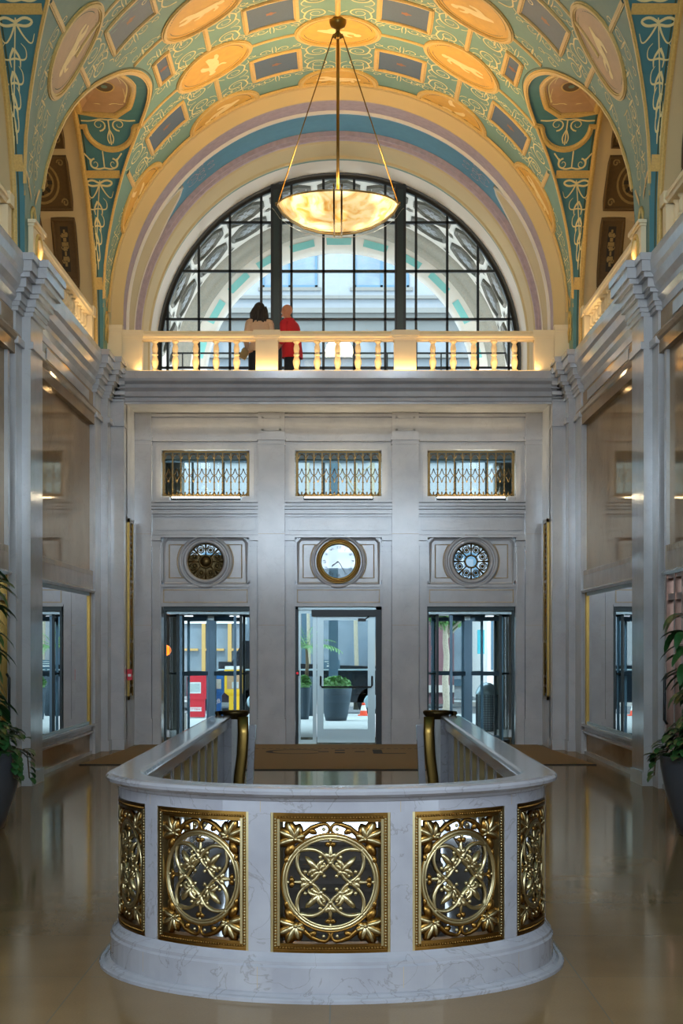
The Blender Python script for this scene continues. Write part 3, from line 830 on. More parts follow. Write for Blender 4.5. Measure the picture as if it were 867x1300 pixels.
# newels with bronze cap and descending brass handrail
for sd in (-1, 1):
    nw = empty('stair_newel', (sd*.93, YN+.02, 0)); tag(nw, 'marble newel post with bronze cap ending the %s arm of the stair balustrade' % ('left' if sd < 0 else 'right'), 'newel post', 'newel posts')
    mb = MB(); mb.lathe([(.095, 0), (.095, .2), (.085, .22), (.085, .93)], 'marble', (0, 0, 0), 20); mb.box(sd*.03, sd*.17, -.08, .08, 0, .93, 'marblel'); mb.build('shaft', nw)
    mb = MB(); mb.lathe([(.085, .925), (.1, .93), (.1, .945), (.112, .955), (.125, .975), (.127, .995), (.115, 1.005), (.0, 1.008)], 'bronze', (0, 0, 0), 24); mb.lathe([(.0, .93), (.03, .94), (.022, .955), (.035, .975), (.03, .995), (0, 1.0)], 'bronze', (sd*.155, -.0, 0), 12); mb.bar((0, 0, .985), (sd*.15, 0, .985), .1, .03, 'bronze'); mb.build('bronze_cap', nw)
    # brass rail band hugging the inner end of the newel and bending down the stairs
    pts = [(-sd*.075, -.11, .95), (-sd*.08, -.125, .8), (-sd*.07, -.13, .6), (-sd*.045, -.135, .4), (-sd*.03, -.14, .2), (-sd*.02, -.14, 0)]
    mb.tube(pts, [.052]*6, 'brass', n=10, sq=.3, ref=(0, 1, 0)); mb.build('brass_handrail', nw)
    mb = MB(); mb.add([(-sd*(.13)-sd*0, -.06, .87), (-sd*.19, -.06, .87), (-sd*.19, .1, .87), (-sd*.13, .1, .87), (-sd*.09, -.06, 0), (-sd*.15, -.06, 0), (-sd*.15, .1, 0), (-sd*.09, .1, 0)], [(0, 1, 2, 3), (7, 6, 5, 4), (0, 4, 5, 1), (1, 5, 6, 2), (2, 6, 7, 3), (3, 7, 4, 0)], 'marblel'); mb.build('marble_string', nw)

# ---------------------------------------------------------------- side walls
XP = 3.68
def side_wall(sd):
    w = MB(); y0 = -.3
    S = lambda x: sd*x
    # structural backing with openings for the shop windows
    for yc in BC:
        a, b = yc-2.55, yc+2.2
        w.box(S(XP), S(XP+.3), a-1.2, b+1.2, 2.42, 5.9, 'panel')
        w.box(S(XP), S(XP+.3), a-1.2, b+1.2, 0, .45, 'panel')
        w.box(S(XP), S(XP+.3), b, b+1.2, .45, 2.42, 'panel'); w.box(S(XP), S(XP+.3), a-1.0, a, .45, 2.42, 'panel')
    w.box(S(XP), S(XP+.3), y0, 1.2, 0, 5.9, 'panel')
    w.box(S(XP), S(XP+.3), 26.7, 27.2, 0, 5.9, 'panel')
    w.box(S(3.30), S(XP+.3), 27.0, 28.7, 0, 5.38, 'marble')   # jamb of the recess
    o = w.build('wall_left' if sd < 0 else 'wall_right'); struct(o)
    # entablature and mouldings
    e = MB()
    def mould(y0, y1, prof_, m='marble'):
        rows = [[(S(XP-o_), y, z) for o_, z in prof_] for y in (y0, y1)]
        e.grid(rows, m, False)
        for r_ in rows: e.add(r_, [tuple(range(len(r_)))], m)
    corn = [(0, 5.40), (.05, 5.42), (.07, 5.50), (.12, 5.55), (.13, 5.62), (.22, 5.68), (.26, 5.76), (.30, 5.80), (.33, 5.90), (.34, 5.96), (0, 5.96)]
    for yc in BC:
        a, b = yc-2.85, yc+2.65
        mould(a, b, [(0, 5.35), (.04, 5.37), (.05, 5.45), (.10, 5.50), (.10, 5.56), (.15, 5.62), (.17, 5.72), (.20, 5.76), (.21, 5.86), (.20, 5.96), (0, 5.96)])
        mould(a, b, [(0, 4.88), (.07, 4.88), (.07, 5.02), (.09, 5.04), (.11, 5.08), (.09, 5.12), (.05, 5.13), (.05, 5.35), (0, 5.35)], 'panel')
        # inner raised field of the frieze
        e.box(S(XP-.05), S(XP-.062), a+1.0, b-.9, 5.17, 5.31, 'marble')
        # framing strip around the great panel
        e.box(S(XP), S(XP-.04), b-.42, b-.3, 0, 4.88, 'marble'); 
        # dado: sill, base
        mould(a, b, [(0, .30), (.05, .31), (.06, .34), (.04, .36), (.04, .40), (.09, .42), (.09, .455), (0, .455)])
        e.box(S(XP), S(XP-.035), a, b, 0, .05, 'marble')
        e.box(S(XP), S(XP-.05), yc-2.5, yc+2.23, 2.42, 2.64, 'lintel')
        mould(yc-2.55, yc+2.25, [(.0, 2.38), (.07, 2.38), (.09, 2.41), (.05, 2.44), (0, 2.44)])
        for k in range(60):
            yy = yc-2.5+4.7*k/60; e.box(S(XP-.05), S(XP-.055), yy, yy+.055, 2.64, 2.70, 'lintel')
        e.box(S(XP), S(XP-.05), yc-2.5, yc+2.23, 2.64, 2.71, 'lintel')
    # piers between bays
    for p, q in ((BC[0]-BAY+2.5, BC[0]-2.75), (BC[1]-BAY+2.5, BC[1]-2.75), (BC[2]-BAY+2.5, BC[2]-2.75), (25.7, 27.0)):
        far = p > 25
        ya = p+.0 if far else p; yb = q
        ip = (26.35, 27.0) if far else (p+.38, q-.1)
        e.box(S(XP), S(3.60), ya, yb, 0, 5.45, 'marble')
        e.box(S(3.60), S(3.50), ip[0]-.02, ip[1], 0, 5.45, 'marble')
        e.box(S(XP-.05), S(3.48), ip[0]-.04, ip[1], 0, .16, 'marble')
        # capital and cornice breaking forward
        for (x0, a_, b_) in ((3.60, ya, yb), (3.50, ip[0], ip[1])):
            pr = [(0, 4.97), (.03, 4.99), (.045, 5.03), (.03, 5.07), (0, 5.08)]
            e.box(S(x0+.02), S(x0-.035), a_-.035, b_+.0, 4.99, 5.07, 'marble')
            for z0, z1, o_ in ((5.36, 5.41, .03), (5.41, 5.46, .05), (5.46, 5.55, .07), (5.55, 5.60, .11), (5.60, 5.70, .14), (5.70, 5.76, .19), (5.76, 5.88, .22), (5.88, 5.96, .24)):
                e.box(S(XP), S(x0-o_), a_-o_, b_+(0 if far else o_), z0, z1, 'marble')
    o2 = e.build('trim_left' if sd < 0 else 'trim_right'); struct(o2)
    # display windows of each bay
    for i, yc in enumerate(BC[:3]):
        a, b = yc-2.55, yc+2.2
        if i == 0:
            wn = empty('window_%d' % (1 if sd < 0 else 2), (S(XP), yc, 0)); struct(wn)
            f = MB()
            for y_ in (a, b-.12):
                f.box(S(-.025), S(.05), y_-yc, y_-yc+.04, .455, 2.38, 'brass'); f.box(S(-.035), S(.08), y_-yc+.05, y_-yc+.08, .455, 2.38, 'brass'); f.box(S(-.05), S(.1), y_-yc+.09, y_-yc+.12, .455, 2.38, 'marble')
            f.box(S(-.02), S(.05), a-yc, b-yc, .455, .49, 'alum'); f.box(S(-.02), S(.05), a-yc, b-yc, 2.34, 2.38, 'alum')
            f.build('window_frame', wn)
            g = MB(); g.box(S(-.005), S(.005), a-yc+.04, b-yc-.04, .48, 2.36, 'dglass'); g.build('pane', wn)
            bx = MB(); bx.box(S(.75), S(.8), a-yc, b-yc, .2, 2.6, 'panel'); bx.box(S(.3), S(.8), a-yc-.1, a-yc-.05, .2, 2.6, 'panel'); bx.box(S(.3), S(.8), b-yc+.05, b-yc+.1, .2, 2.6, 'panel')
            bx.box(S(.3), S(.8), a-yc, b-yc, .3, .4, 'lintel'); bx.box(S(.3), S(.8), a-yc, b-yc, 2.45, 2.5, 'white'); bx.build('display_recess', wn)
        else:
            # storefront entrance: door leaf with bronze stiles in the bay
            dn = empty('door_%d' % (3+i*2+(0 if sd < 0 else 1)), (S(XP), yc, 0)); struct(dn)
            f = MB(); mt = 'brass' if sd < 0 else 'redbrass'
            for yy in (-2.5, -1.3, 0, 1.2, 1.62, 2.1):
                f.box(S(-.06), S(.06), yy, yy+.08, 0, 2.42, mt)
            for zz in (.0, 2.1, 2.34): f.box(S(-.05), S(.05), -2.5, 2.15, zz, zz+.07, mt)
            f.box(S(-.04), S(.02), 2.15, 2.25, 0, 2.42, 'marble'); f.build('door_frame', dn)
            g = MB(); g.box(S(.0), S(.01), -2.45, 2.15, .07, 2.34, 'dglass'); g.build('pane', dn)
            h_ = MB(); h_.tube([(S(-.10), 1.85, .75), (S(-.13), 1.85, .8), (S(-.13), 1.85, 1.25), (S(-.10), 1.85, 1.3)], .015, 'black'); h_.build('door_handle', dn)
            bx = MB(); bx.box(S(1.2), S(1.25), -2.6, 2.6, 0, 2.6, 'lintel'); bx.box(S(.3), S(1.25), -2.65, -2.6, 0, 2.6, 'lintel'); bx.box(S(.3), S(1.25), 2.6, 2.65, 0, 2.6, 'lintel'); bx.box(S(.3), S(1.25), -2.6, 2.6, 2.5, 2.55, 'white'); bx.box(S(.3), S(1.25), -2.6, 2.6, -.02, .001, 'floor'); bx.build('display_recess', dn)
side_wall(-1); side_wall(1)
# back wall behind the viewer with a daylight opening high up
w = MB()
w.box(-4, 4, -.3, 0, 0, 4.1, 'marble'); w.box(-4, 4, -.3, 0, 6.2, 10.8, 'cream'); w.box(-4, -3.3, -.3, 0, 4.1, 6.2, 'cream'); w.box(3.3, 4, -.3, 0, 4.1, 6.2, 'cream')
for x in (-1.1, 1.1): w.box(x-.12, x+.12, -.2, -.05, 4.1, 6.2, 'black')
for z in (5.1,): w.box(-3.3, 3.3, -.15, -.1, z-.03, z+.03, 'black')
w.box(-4, 4, 0, .75, 9.6, 10.8, 'cream')
struct(w.build('wall_back'))

# ---------------------------------------------------------------- side galleries above
gal_rail_proto = {}
def baluster_mb(h, m='rail', n=12, s=1.):
    mb = MB(); p = [(.052, 0), (.052, .03), (.04, .035), (.03, .06), (.036, .09), (.05, .16), (.052, .22), (.038, .30), (.03, .34), (.045, .35), (.045, .375), (.03, .385), (.038, .43), (.044, .50), (.035, .56), (.026, .60), (.036, .62), (.05, .64), (.05, .67)]
    k = h/.67
    mb.lathe([(r*s, z*k) for r, z in p], m, n=n)
    return mb
for sd in (-1, 1):
    S = lambda x: sd*x
    g = MB()
    for yc in BC[:2]:
        # barrel over the gallery bay
        dsf = DS
        rows = []
        segs = [(XW, XW+.16, 'white' if False else 'cream', 0), (XW+.16, 6.2, 'cream', 0)]
        for x0, x1, m, _ in segs:
            for a, b in zip(dsf, dsf[1:]):
                g.add([(S(x0), yc+a, prof(a)+0), (S(x1), yc+a, prof(a)), (S(x1), yc+b, prof(b)), (S(x0), yc+b, prof(b))], [(0, 1, 2, 3)], m, True)
        g.box(S(6.2), S(6.3), yc-3.2, yc+3.2, 5.4, 9.6, 'olive')
        g.box(S(XW), S(6.3), yc-2.95, yc-2.77, 5.4, 6.3, 'cream'); g.box(S(XW), S(6.3), yc+2.77, yc+2.95, 5.4, 6.3, 'cream')
    g.box(S(XP+.02), S(6.3), 13.6, 26.8, 5.45, 5.55, 'lintel')
    # parapet curb under the balustrade
    g.box(S(XP-.12), S(XP+.3), 13.6, 26.5, 5.9, 6.0, 'marble')
    go = struct(g.build('wall_gallery_left' if sd < 0 else 'wall_gallery_right'))
    # coffers (far half of each barrel)
    for yc in BC[:2]:
        def fC(X, s_, h): return Xpt(sd, X, yc, s_, h)
        specs = []
        for sg in (-1, 1):
            for (x0, x1) in ((3.90, 4.22), (4.40, 4.72), (4.90, 5.22)):
                specs += [(x0, x1, sg*2.14, sg*2.62, 'urn'), (x0, x1, sg*2.66, sg*2.755, 'sq')]
            for (x0, x1) in ((3.90, 4.72), (4.90, 5.7)): specs += [(x0, x1, sg*1.38, sg*2.02, 'ros'), (x0, x1, sg*.35, sg*1.24, 'ros')]
        for x0, x1, d0, d1, kind in specs:
            d0, d1 = sorted((d0, d1)); c = MB(); n = 8
            rows = [[fC(x0+(x1-x0)*j/2, d0+(d1-d0)*i/n, .006) for j in range(3)] for i in range(n+1)]
            c.grid(rows, 'coffer')
            per = lin((x0, d0), (x1, d0), 4)[:-1]+lin((x1, d0), (x1, d1), 8)[:-1]+lin((x1, d1), (x0, d1), 4)[:-1]+lin((x0, d1), (x0, d0), 8)[:-1]
            moulding(c, per, .05, fC, 'coffer', .04, closed=True)
            mx_, md = (x0+x1)/2, (d0+d1)/2; hx, hd = (x1-x0)/2, (d1-d0)/2
            if kind == 'urn':
                c.grid([[fC(mx_+hx*.36*j, md+hd*.72*i/4, .012) for j in (-1, 1)] for i in range(-4, 5)], 'cofferdk')
                for i, ww in enumerate((.1, .3, .16, .34, .2, .1, .28, .12)):
                    a = md-hd*.6+hd*1.2*i/8
                    ribbon(c, [(mx_, a), (mx_, a+hd*.13)], hx*ww*1.8, fC, 'cofferfig', .018)
                for q in (-1, 1):
                    for i in range(3): ribbon(c, spiral(mx_+q*hx*.2, md+hd*(-.4+.4*i), hx*.15, 0, 1, q, n=10), .012, fC, 'cofferfig', .018)
            elif kind == 'ros':
                rr = min(hx, hd)
                for q in (.8, .55, .3): ribbon(c, [(mx_+rr*q*math.cos(a), md+rr*q*math.sin(a)) for a in [2*PI*i/28 for i in range(28)]], .03, fC, 'cofferfig', .016, closed=True)
                for i in range(8):
                    a = 2*PI*i/8; ribbon(c, [(mx_+rr*.3*math.cos(a), md+rr*.3*math.sin(a)), (mx_+rr*.52*math.cos(a), md+rr*.52*math.sin(a))], .05, fC, 'cofferdk', .02)
                for q in (-1, 1):
                    for p in (-1, 1): ribbon(c, spiral(mx_+q*hx*.78, md+p*hd*.78, min(hx, hd)*.16, 0, 1.2, q, n=12), .02, fC, 'cofferfig', .016)
            c.build('ceiling_coffer', go)
        # side gallery balustrade
    for i, yc in enumerate(BC[:2]):
        br = empty('gallery_balustrade', (S(XP+.08), yc, 6.0)); 
        place = {0: 'beside the arched window', 1: 'at the picture edge nearest the viewer'}[i]
        tag(br, 'cream stone balustrade of the %s side gallery %s' % ('left' if sd < 0 else 'right', place), 'balustrade', 'side gallery balustrades')
        m_ = MB(); m_.sweep([((0, -2.6), (S(-1), 0)), ((0, 2.6), (S(-1), 0))], [(-.09, .52), (.09, .52), (.10, .55), (.12, .56), (.12, .60), (.10, .64), (-.1, .64), (-.12, .6)], 'rail'); m_.build('top_rail', br)
        m_ = MB(); m_.box(-.09, .09, -2.6, 2.6, 0, .05, 'rail'); m_.build('base_rail', br)
        for yy in (-2.5, 2.45):
            m_ = MB(); m_.box(-.1, .1, yy-.1, yy+.1, 0, .52, 'rail'); m_.box(-.13, .13, yy-.13, yy+.13, .52, .66, 'rail'); m_.build('end_post', br)
        bm_ = baluster_mb(.47).build('baluster', br)
        for k_ in range(17):
            o = bm_ if k_ == 0 else bm_.copy()
            if k_: C.objects.link(o); o.parent = br
            o.location = (0, -2.2+4.4*k_/16, .05)

# ---------------------------------------------------------------- entrance facade
fw = MB()
F0, F1 = YB, YB+.45
cols = [(-3.30, -3.03), (-1.30, -.867), (.867, 1.30), (3.03, 3.30)]
bays = [(-3.03, -1.30, -2.88, -1.444), (-.867, .867, -.705, .705), (1.30, 3.03, 1.444, 2.88)]
def zr(y): return 1.6+(820-y)/78
def disc_hole(mb, cx, cz, hw_, hh, r, y, m, n=48, yd=None):
    """rectangular plate with circular hole at depth y (front) and bored to yd"""
    ring, per = [], []
    for i in range(n):
        a = 2*PI*i/n; c_, s_ = math.cos(a), math.sin(a); ring.append((cx+r*c_, y, cz+r*s_))
        k_ = min(hw_/max(abs(c_), 1e-9), hh/max(abs(s_), 1e-9)); per.append((cx+k_*c_, y, cz+k_*s_))
    mb.add(ring+per, [(i, (i+1) % n, n+(i+1) % n, n+i) for i in range(n)], m)
    if yd is not None:
        mb.add(ring+[(p[0], yd, p[2]) for p in ring], [(i, (i+1) % n, n+(i+1) % n, n+i) for i in range(n)], m)
        mb.add([(p[0], yd, p[2]) for p in ring+per], [(n+i, n+(i+1) % n, (i+1) % n, i) for i in range(n)], m)
# columns and end pilasters
for i, (a, b) in enumerate(cols):
    fy = F0-.17 if 0 < i < 3 else F0-.12
    fw.box(a, b, fy, F1, 0, 5.38, 'marble')
    fw.box(a-.015, b+.015, fy-.02, F1-.1, 0, .42, 'marble')
    fw.box(a-.02, b+.02, fy-.025, F1-.1, 4.93, 4.985, 'marble'); fw.box(a-.008, b+.008, fy-.012, F1-.1, 4.86, 4.90, 'marble')
    for zj in (3.41, 1.93): fw.box(a, b, fy-.0012, fy, zj, zj+.006, 'lintel')
    if 0 < i < 3:
        fw.box(a+.06, b-.06, fy-.012, fy, 5.08, 5.11, 'marble'); fw.box(a+.06, b-.06, fy-.012, fy, 5.28, 5.31, 'marble'); fw.box(a+.06, a+.09, fy-.012, fy, 5.08, 5.31, 'marble'); fw.box(b-.09, b-.06, fy-.012, fy, 5.08, 5.31, 'marble')
for (a, b, p, q) in bays:
    zc_ = 2.975
    # entablature over
    fw.box(a, b, F0, F1, 4.79, 5.38, 'marble'); fw.box(a, b, F0-.07, F0, 4.925, 4.965, 'marble'); fw.box(a, b, F0-.045, F0, 4.965, 5.30, 'marble'); fw.box(a, b, F0-.08, F0, 5.32, 5.37, 'marble')
    # sides of the transom opening and door
    fw.box(a, p, F0, F1, 3.96, 4.79, 'marble'); fw.box(q, b, F0, F1, 3.96, 4.79, 'marble')
    fw.box(a+.07, p, F0-.04, F0, 3.965, 4.85, 'marble'); fw.box(q, b-.07, F0-.04, F0, 3.965, 4.85, 'marble'); fw.box(p, q, F0-.04, F0, 4.79, 4.85, 'marble')
    # cornice below the grille and frieze
    for z0, z1, o_ in ((3.925, 3.955, .155), (3.865, 3.915, .125), (3.82, 3.86, .09), (3.745, 3.81, .07), (3.70, 3.735, .04), (3.36, 3.395, .09), (3.405, 3.44, .05)):
        fw.box(a, b, F0-o_, F0, z0, z1, 'marble')
    fw.box(a, b, F0, F1, 3.36, 3.955, 'marble')
    fw.box(p, p+.13, F0-.0, F1, 3.955, 4.035, 'marble'); fw.box(q-.13, q, F0-.0, F1, 3.955, 4.035, 'marble')
    fw.box(a+.05, b-.05, F0-.03, F0, 3.48, 3.66, 'marble')
    # inner pilasters beside the door and roundel
    for u_, v_ in ((a, p), (q, b)):
        fw.box(u_, v_, F0, F1, 0, 3.40, 'marble'); fw.box(u_+.015, v_-.015, F0-.055, F0, 0, 3.22, 'marble')
        fw.box(u_, v_, F0-.075, F0, 3.22, 3.25, 'marble'); fw.box(u_, v_, F0-.06, F0, 3.25, 3.30, 'marble'); fw.box(u_, v_, F0-.10, F0, 3.31, 3.36, 'marble'); fw.box(u_, v_, F0-.065, F0, 3.13, 3.155, 'marble')
    cx_ = (p+q)/2; hw_ = (q-p)/2
    # roundel field
    disc_hole(fw, cx_, zc_, hw_, .385, .30, F0, 'marble', yd=F1)
    fw.box(p, q, F0, F1, 2.24, 2.59, 'marble')
    # raised rounded border of the roundel field and ring
    for rr, o_ in ((.41, .03), (.33, .02)):
        n = 48; fw.tube([(cx_+rr*math.cos(2*PI*i/n), F0, zc_+rr*math.sin(2*PI*i/n)) for i in range(n)], .03 if rr > .4 else .035, 'marble', n=10, closed=True, sq=1.6)
    bx_ = [(-hw_+.05, -.36), (hw_-.05, -.36), (hw_-.05, .30), (hw_-.11, .36), (-hw_+.11, .36), (-hw_+.05, .30)]
    fw.tube([(cx_+x, F0-.0, zc_+z) for x, z in bx_], .028, 'marble', n=6, closed=True, smooth=False)
    for sg in (-1, 1):
        t_ = [(hw_-.13, -.27), (hw_-.13, .27), (.30, .27)]+[(.455*math.cos(a_), .455*math.sin(a_)) for a_ in [.6-1.2*i/10 for i in range(11)]]+[(.30, -.27)]
        fw.tube([(cx_+sg*x, F0, zc_+z) for x, z in t_], .012, 'lintel', n=5, closed=True, smooth=False)
    # small panel over the door
    for (x0, x1, z0, z1, m__) in ((p+.0, q-.0, 2.555, 2.60, 'marble'), (p, q, 2.24, 2.275, 'marble'), (p+.03, q-.03, 2.50, 2.52, 'lintel'), (p+.03, q-.03, 2.30, 2.32, 'lintel'), (p+.03, p+.05, 2.30, 2.52, 'lintel'), (q-.05, q-.03, 2.30, 2.52, 'lintel')):
        fw.box(x0, x1, F0-(.04 if m__ == 'marble' else .012), F0, z0, z1, m__)
struct(fw.build('wall_front'))

# transom grilles
LBL = ('left', 'middle', 'right')
def transom(i):
    a, b, p, q = bays[i]; cx_ = (p+q)/2; W = (q-p); z0, z1 = 4.03, 4.78
    g = empty('transom_grille', (cx_, F0+.1, z0)); tag(g, ('bronze bar grille with diamonds above the left revolving door', 'bronze bar grille with diamonds above the clock and centre door', 'bronze bar grille with diamonds above the right revolving door')[i], 'grille', 'transom grilles')
    f = MB(); H_ = z1-z0; w2 = W/2-.01
    f.box(-w2, w2, -.03, .03, H_-.03, H_, 'bronze'); f.box(-w2, -w2+.03, -.03, .03, 0, H_, 'bronze'); f.box(w2-.03, w2, -.03, .03, 0, H_, 'bronze'); f.box(-w2, w2, -.015, .015, .0, .03, 'bronze')
    f.box(-w2, w2, -.005, .01, H_-.13, H_-.03, 'dkgreen'); f.build('grille_frame', g)
    nb = 10; stp = (2*w2-.06)/nb
    br = MB(); br.box(-.010, .010, -.010, .010, .02, H_-.02, 'bronze')
    for zz in (.12, .24, .45): br.ell((0, 0, zz), .018, .018, .014, 'bronze', 8, 5)
    br.lathe([(.03, .02), (.014, .08)], 'bronze', n=8)
    for s_ in (-1, 1):
        br.tube([(0, 0, H_-.14), (s_*.03, 0, H_-.07), (s_*stp/2, 0, H_-.05)], .009, 'bronze', n=6)
        br.tube([(0, 0, .07), (s_*.03, 0, .04), (s_*stp/2, 0, .03)], .008, 'bronze', n=6)
    b0 = br.build('bar', g)
    for k_ in range(nb+1):
        o = b0 if k_ == 0 else b0.copy()
        if k_: C.objects.link(o); o.parent = g
        o.location = (-w2+.03+stp*k_ if 0 < k_ < nb else (-w2+.032 if k_ == 0 else w2-.032), 0, 0)
    dm = MB(); zc_ = .35; h_ = stp/2
    for s1 in (-1, 1):
        for s2 in (-1, 1): dm.tube([(s1*h_, 0, zc_), (s1*h_*.55, 0, zc_+s2*.018), (s1*h_*.28, 0, zc_+s2*.05), (0, 0, zc_+s2*.115)], .0075, 'bronze', n=5)
    bu = MB(); bu.ell((0, 0, .06), .014, .01, .03, 'bronze', 8, 5); bu0 = bu.build('bud_finial', g)
    d0 = dm.build('diamond', g)
    for k_ in range(nb):
        for pr0 in (d0, bu0):
            o = pr0 if k_ == 0 else pr0.copy()
            if k_: C.objects.link(o); o.parent = g
            o.location = (-w2+.03+stp*(k_+.5), 0, 0)
    wn = empty('window_%d' % (5+i), (cx_, F1-.08, z0)); struct(wn)
    m_ = MB(); m_.box(-W/2, W/2, -.002, .002, 0, H_, 'glass'); m_.build('pane', wn)
    m_ = MB()
    for xx in (-.24, .27): m_.box(xx-.018, xx+.018, -.02, .02, 0, H_, 'dkgreen')
    m_.box(-W/2, W/2, -.03, .03, H_-.16, H_-.1, 'steelb'); m_.build('window_frame', wn)
    lt = empty('linear_light', (cx_, F0+.07, 3.957)); tag(lt, ('lit strip lamp in black housing below the left transom grille', 'lit strip lamp in black housing below the middle transom grille', 'lit strip lamp in black housing below the right transom grille')[i], 'light', 'transom strip lights')
    m_ = MB(); m_.box(-.565, .565, -.05, .06, 0, .048, 'black'); m_.build('housing', lt)
    m_ = MB(); m_.box(-.55, .55, -.045, .05, .048, .075, 'striplight'); m_.build('diffuser', lt)
for i in range(3): transom(i)

# roundels
def rosette_grille(name, cx_, label, mat, glassy):
    g = empty(name, (cx_, F0+.06, 2.975)); tag(g, label, 'roundel')
    f = MB(); n = 48
    f.tube([(.295*math.cos(2*PI*i/n), 0, .295*math.sin(2*PI*i/n)) for i in range(n)], .02, 'bronze', n=8, closed=True); f.build('rim', g)
    w_ = MB()
    nn = 8
    for i in range(nn):
        a = 2*PI*(i+.5)/nn; c_, s_ = math.cos(a), math.sin(a)
        w_.tube([((.20*c_)+.045*math.cos(t), 0, .20*s_+.045*math.sin(t)) for t in [2*PI*j/14 for j in range(14)]], .010, mat, n=6, closed=True)
        w_.ell((.20*c_, 0, .20*s_), .03, .02, .03, mat, 10, 6)
        a2 = 2*PI*i/nn; c2, s2 = math.cos(a2), math.sin(a2)
        w_.tube([(.10*c2, 0, .10*s2), (.17*c2, 0, .17*s2), (.29*c2, 0, .29*s2)], [.014, .010, .02], mat, n=6)
        for q in (-1, 1):
            w_.tube([(.15*c2, 0, .15*s2), (.21*math.cos(a2+q*.08), 0, .21*math.sin(a2+q*.08)), (.26*math.cos(a2+q*.2), 0, .26*math.sin(a2+q*.2)), (.27*math.cos(a2+q*.33), 0, .27*math.sin(a2+q*.33))], [.006, .010, .012, .008], mat, n=6)
    w_.tube([(.10*math.cos(t), 0, .10*math.sin(t)) for t in [2*PI*j/28 for j in range(28)]], .016, mat, n=8, closed=True)
    w_.build('scroll_openwork', g)
    if not glassy:
        d_ = MB(); d_.lathe([(.0, 0), (.09, 0), (.09, .02), (0, .02)], mat, (0, .0, 0), 28, axis='y'); d_.build('boss', g)
        s_ = MB(); n = 40
        vs = []
        s_.add([(.29*math.cos(2*PI*i/n), .03, min(.29*math.sin(2*PI*i/n), .11)) for i in range(n)], [tuple(range(n))], 'cofferfig'); s_.build('backing_plate', g)
    s_ = MB(); n = 40; s_.lathe([(0, 0), (.3, 0)], 'glass', (0, .05, 0), n, axis='y', cap=False); s_.build('pane', g)
    return g
rosette_grille('bronze_roundel', -2.162, 'round bronze rosette set in marble above the left revolving door', 'bronze', False)
rg = rosette_grille('scroll_roundel', 2.162, 'round scrollwork window with clear glass above the right revolving door', 'bronze', True)
ck = empty('wall_clock', (0, F0, 2.975)); tag(ck, 'round glass clock in a gilt ring set in marble above the centre door', 'clock')
m_ = MB(); n = 56
for rr, rad, mt in ((.295, .024, 'brass'), (.325, .016, 'gold'), (.352, .012, 'brass')): m_.tube([(rr*math.cos(2*PI*i/n), -.055, rr*math.sin(2*PI*i/n)) for i in range(n)], rad, mt, n=8, closed=True)
m_.build('gilt_ring', ck)
m_ = MB(); m_.lathe([(0, 0), (.29, 0)], 'clockf', (0, .03, 0), 48, axis='y', cap=False); m_.build('dial', ck)
def text_part(s, size, mat, loc, rot, parent, name='lettering', ext=.001, ax='CENTER'):
    cu = bpy.data.curves.new(name, 'FONT'); cu.body = s; cu.size = size; cu.extrude = ext; cu.align_x = ax; cu.align_y = 'CENTER'
    cu.materials.append(M[mat]); tmp = bpy.data.objects.new(name, cu); C.objects.link(tmp); bpy.context.view_layer.update()
    me = bpy.data.meshes.new_from_object(tmp.evaluated_get(bpy.context.evaluated_depsgraph_get())); me.name = name
    bpy.data.objects.remove(tmp); bpy.data.curves.remove(cu)
    if not me.materials: me.materials.append(M[mat])
    o = bpy.data.objects.new(name, me); C.objects.link(o); o.location = loc; o.rotation_euler = rot; o.parent = parent
    return o
nm = ['XII', 'I', 'II', 'III', 'IIII', 'V', 'VI', 'VII', 'VIII', 'IX', 'X', 'XI']
for i, s in enumerate(nm):
    a = i*PI/6; text_part(s, .075, 'cofferdk', (.225*math.sin(a), .02, .225*math.cos(a)), (PI/2, a, 0), ck, 'numeral')
for nm_, L_, a, w_ in (('hour_hand', .13, -2.2, .016), ('minute_hand', .2, 2.6, .011)):
    m_ = MB(); m_.bar((0, .015, 0), (L_*math.sin(a), .015, L_*math.cos(a)), w_, .004, 'cofferdk', up=(0, 1, 0)); m_.build(nm_, ck)

# bronze side grilles on the recess jambs with a small red box on the left one
for sd in (-1, 1):
    g = empty('bronze_jamb_panel', (sd*3.30, 27.45, .75)); tag(g, 'tall narrow ornate bronze panel on the %s jamb of the entrance recess' % ('left' if sd < 0 else 'right'), 'panel', 'bronze jamb panels')
    f = MB(); f.box(0, -sd*.03, -.26, -.2, 0, 2.85, 'brass'); f.box(0, -sd*.03, .2, .26, 0, 2.85, 'brass'); f.box(0, -sd*.03, -.26, .26, 2.79, 2.85, 'brass'); f.box(0, -sd*.03, -.26, .26, 0, .06, 'brass')
    for z in (.2, .35, .9, 1.7, 1.85): f.box(0, -sd*.025, -.2, .2, z, z+.04, 'gold')
    f.build('panel_frame', g)
    f = MB(); f.box(0, -sd*.01, -.2, .2, .06, 2.79, 'bronze')
    for k_ in range(26):
        z = .5+2.2*k_/25; f.ell((-sd*.012, -.08 if k_ % 2 else .08, z), .018, .07, .04, 'bronze', 8, 5); f.ell((-sd*.018, 0, z), .02, .03, .03, 'gold', 8, 5)
    f.tube([(-sd*.02, 0, .1), (-sd*.02, 0, 1.6)], .02, 'brass', n=6); f.build('ornament_strip', g)
pb = empty('fire_alarm_box', (-3.27, 27.18, 1.15)); tag(pb, 'small red alarm pull box beside the left bronze panel', 'alarm box')
m_ = MB(); m_.box(-.03, .04, -.06, .06, -.085, .085, 'red'); m_.build('housing', pb); m_ = MB(); m_.box(-.02, .03, -.075, -.06, -.03, .01, 'ivory'); m_.build('pull_handle', pb)
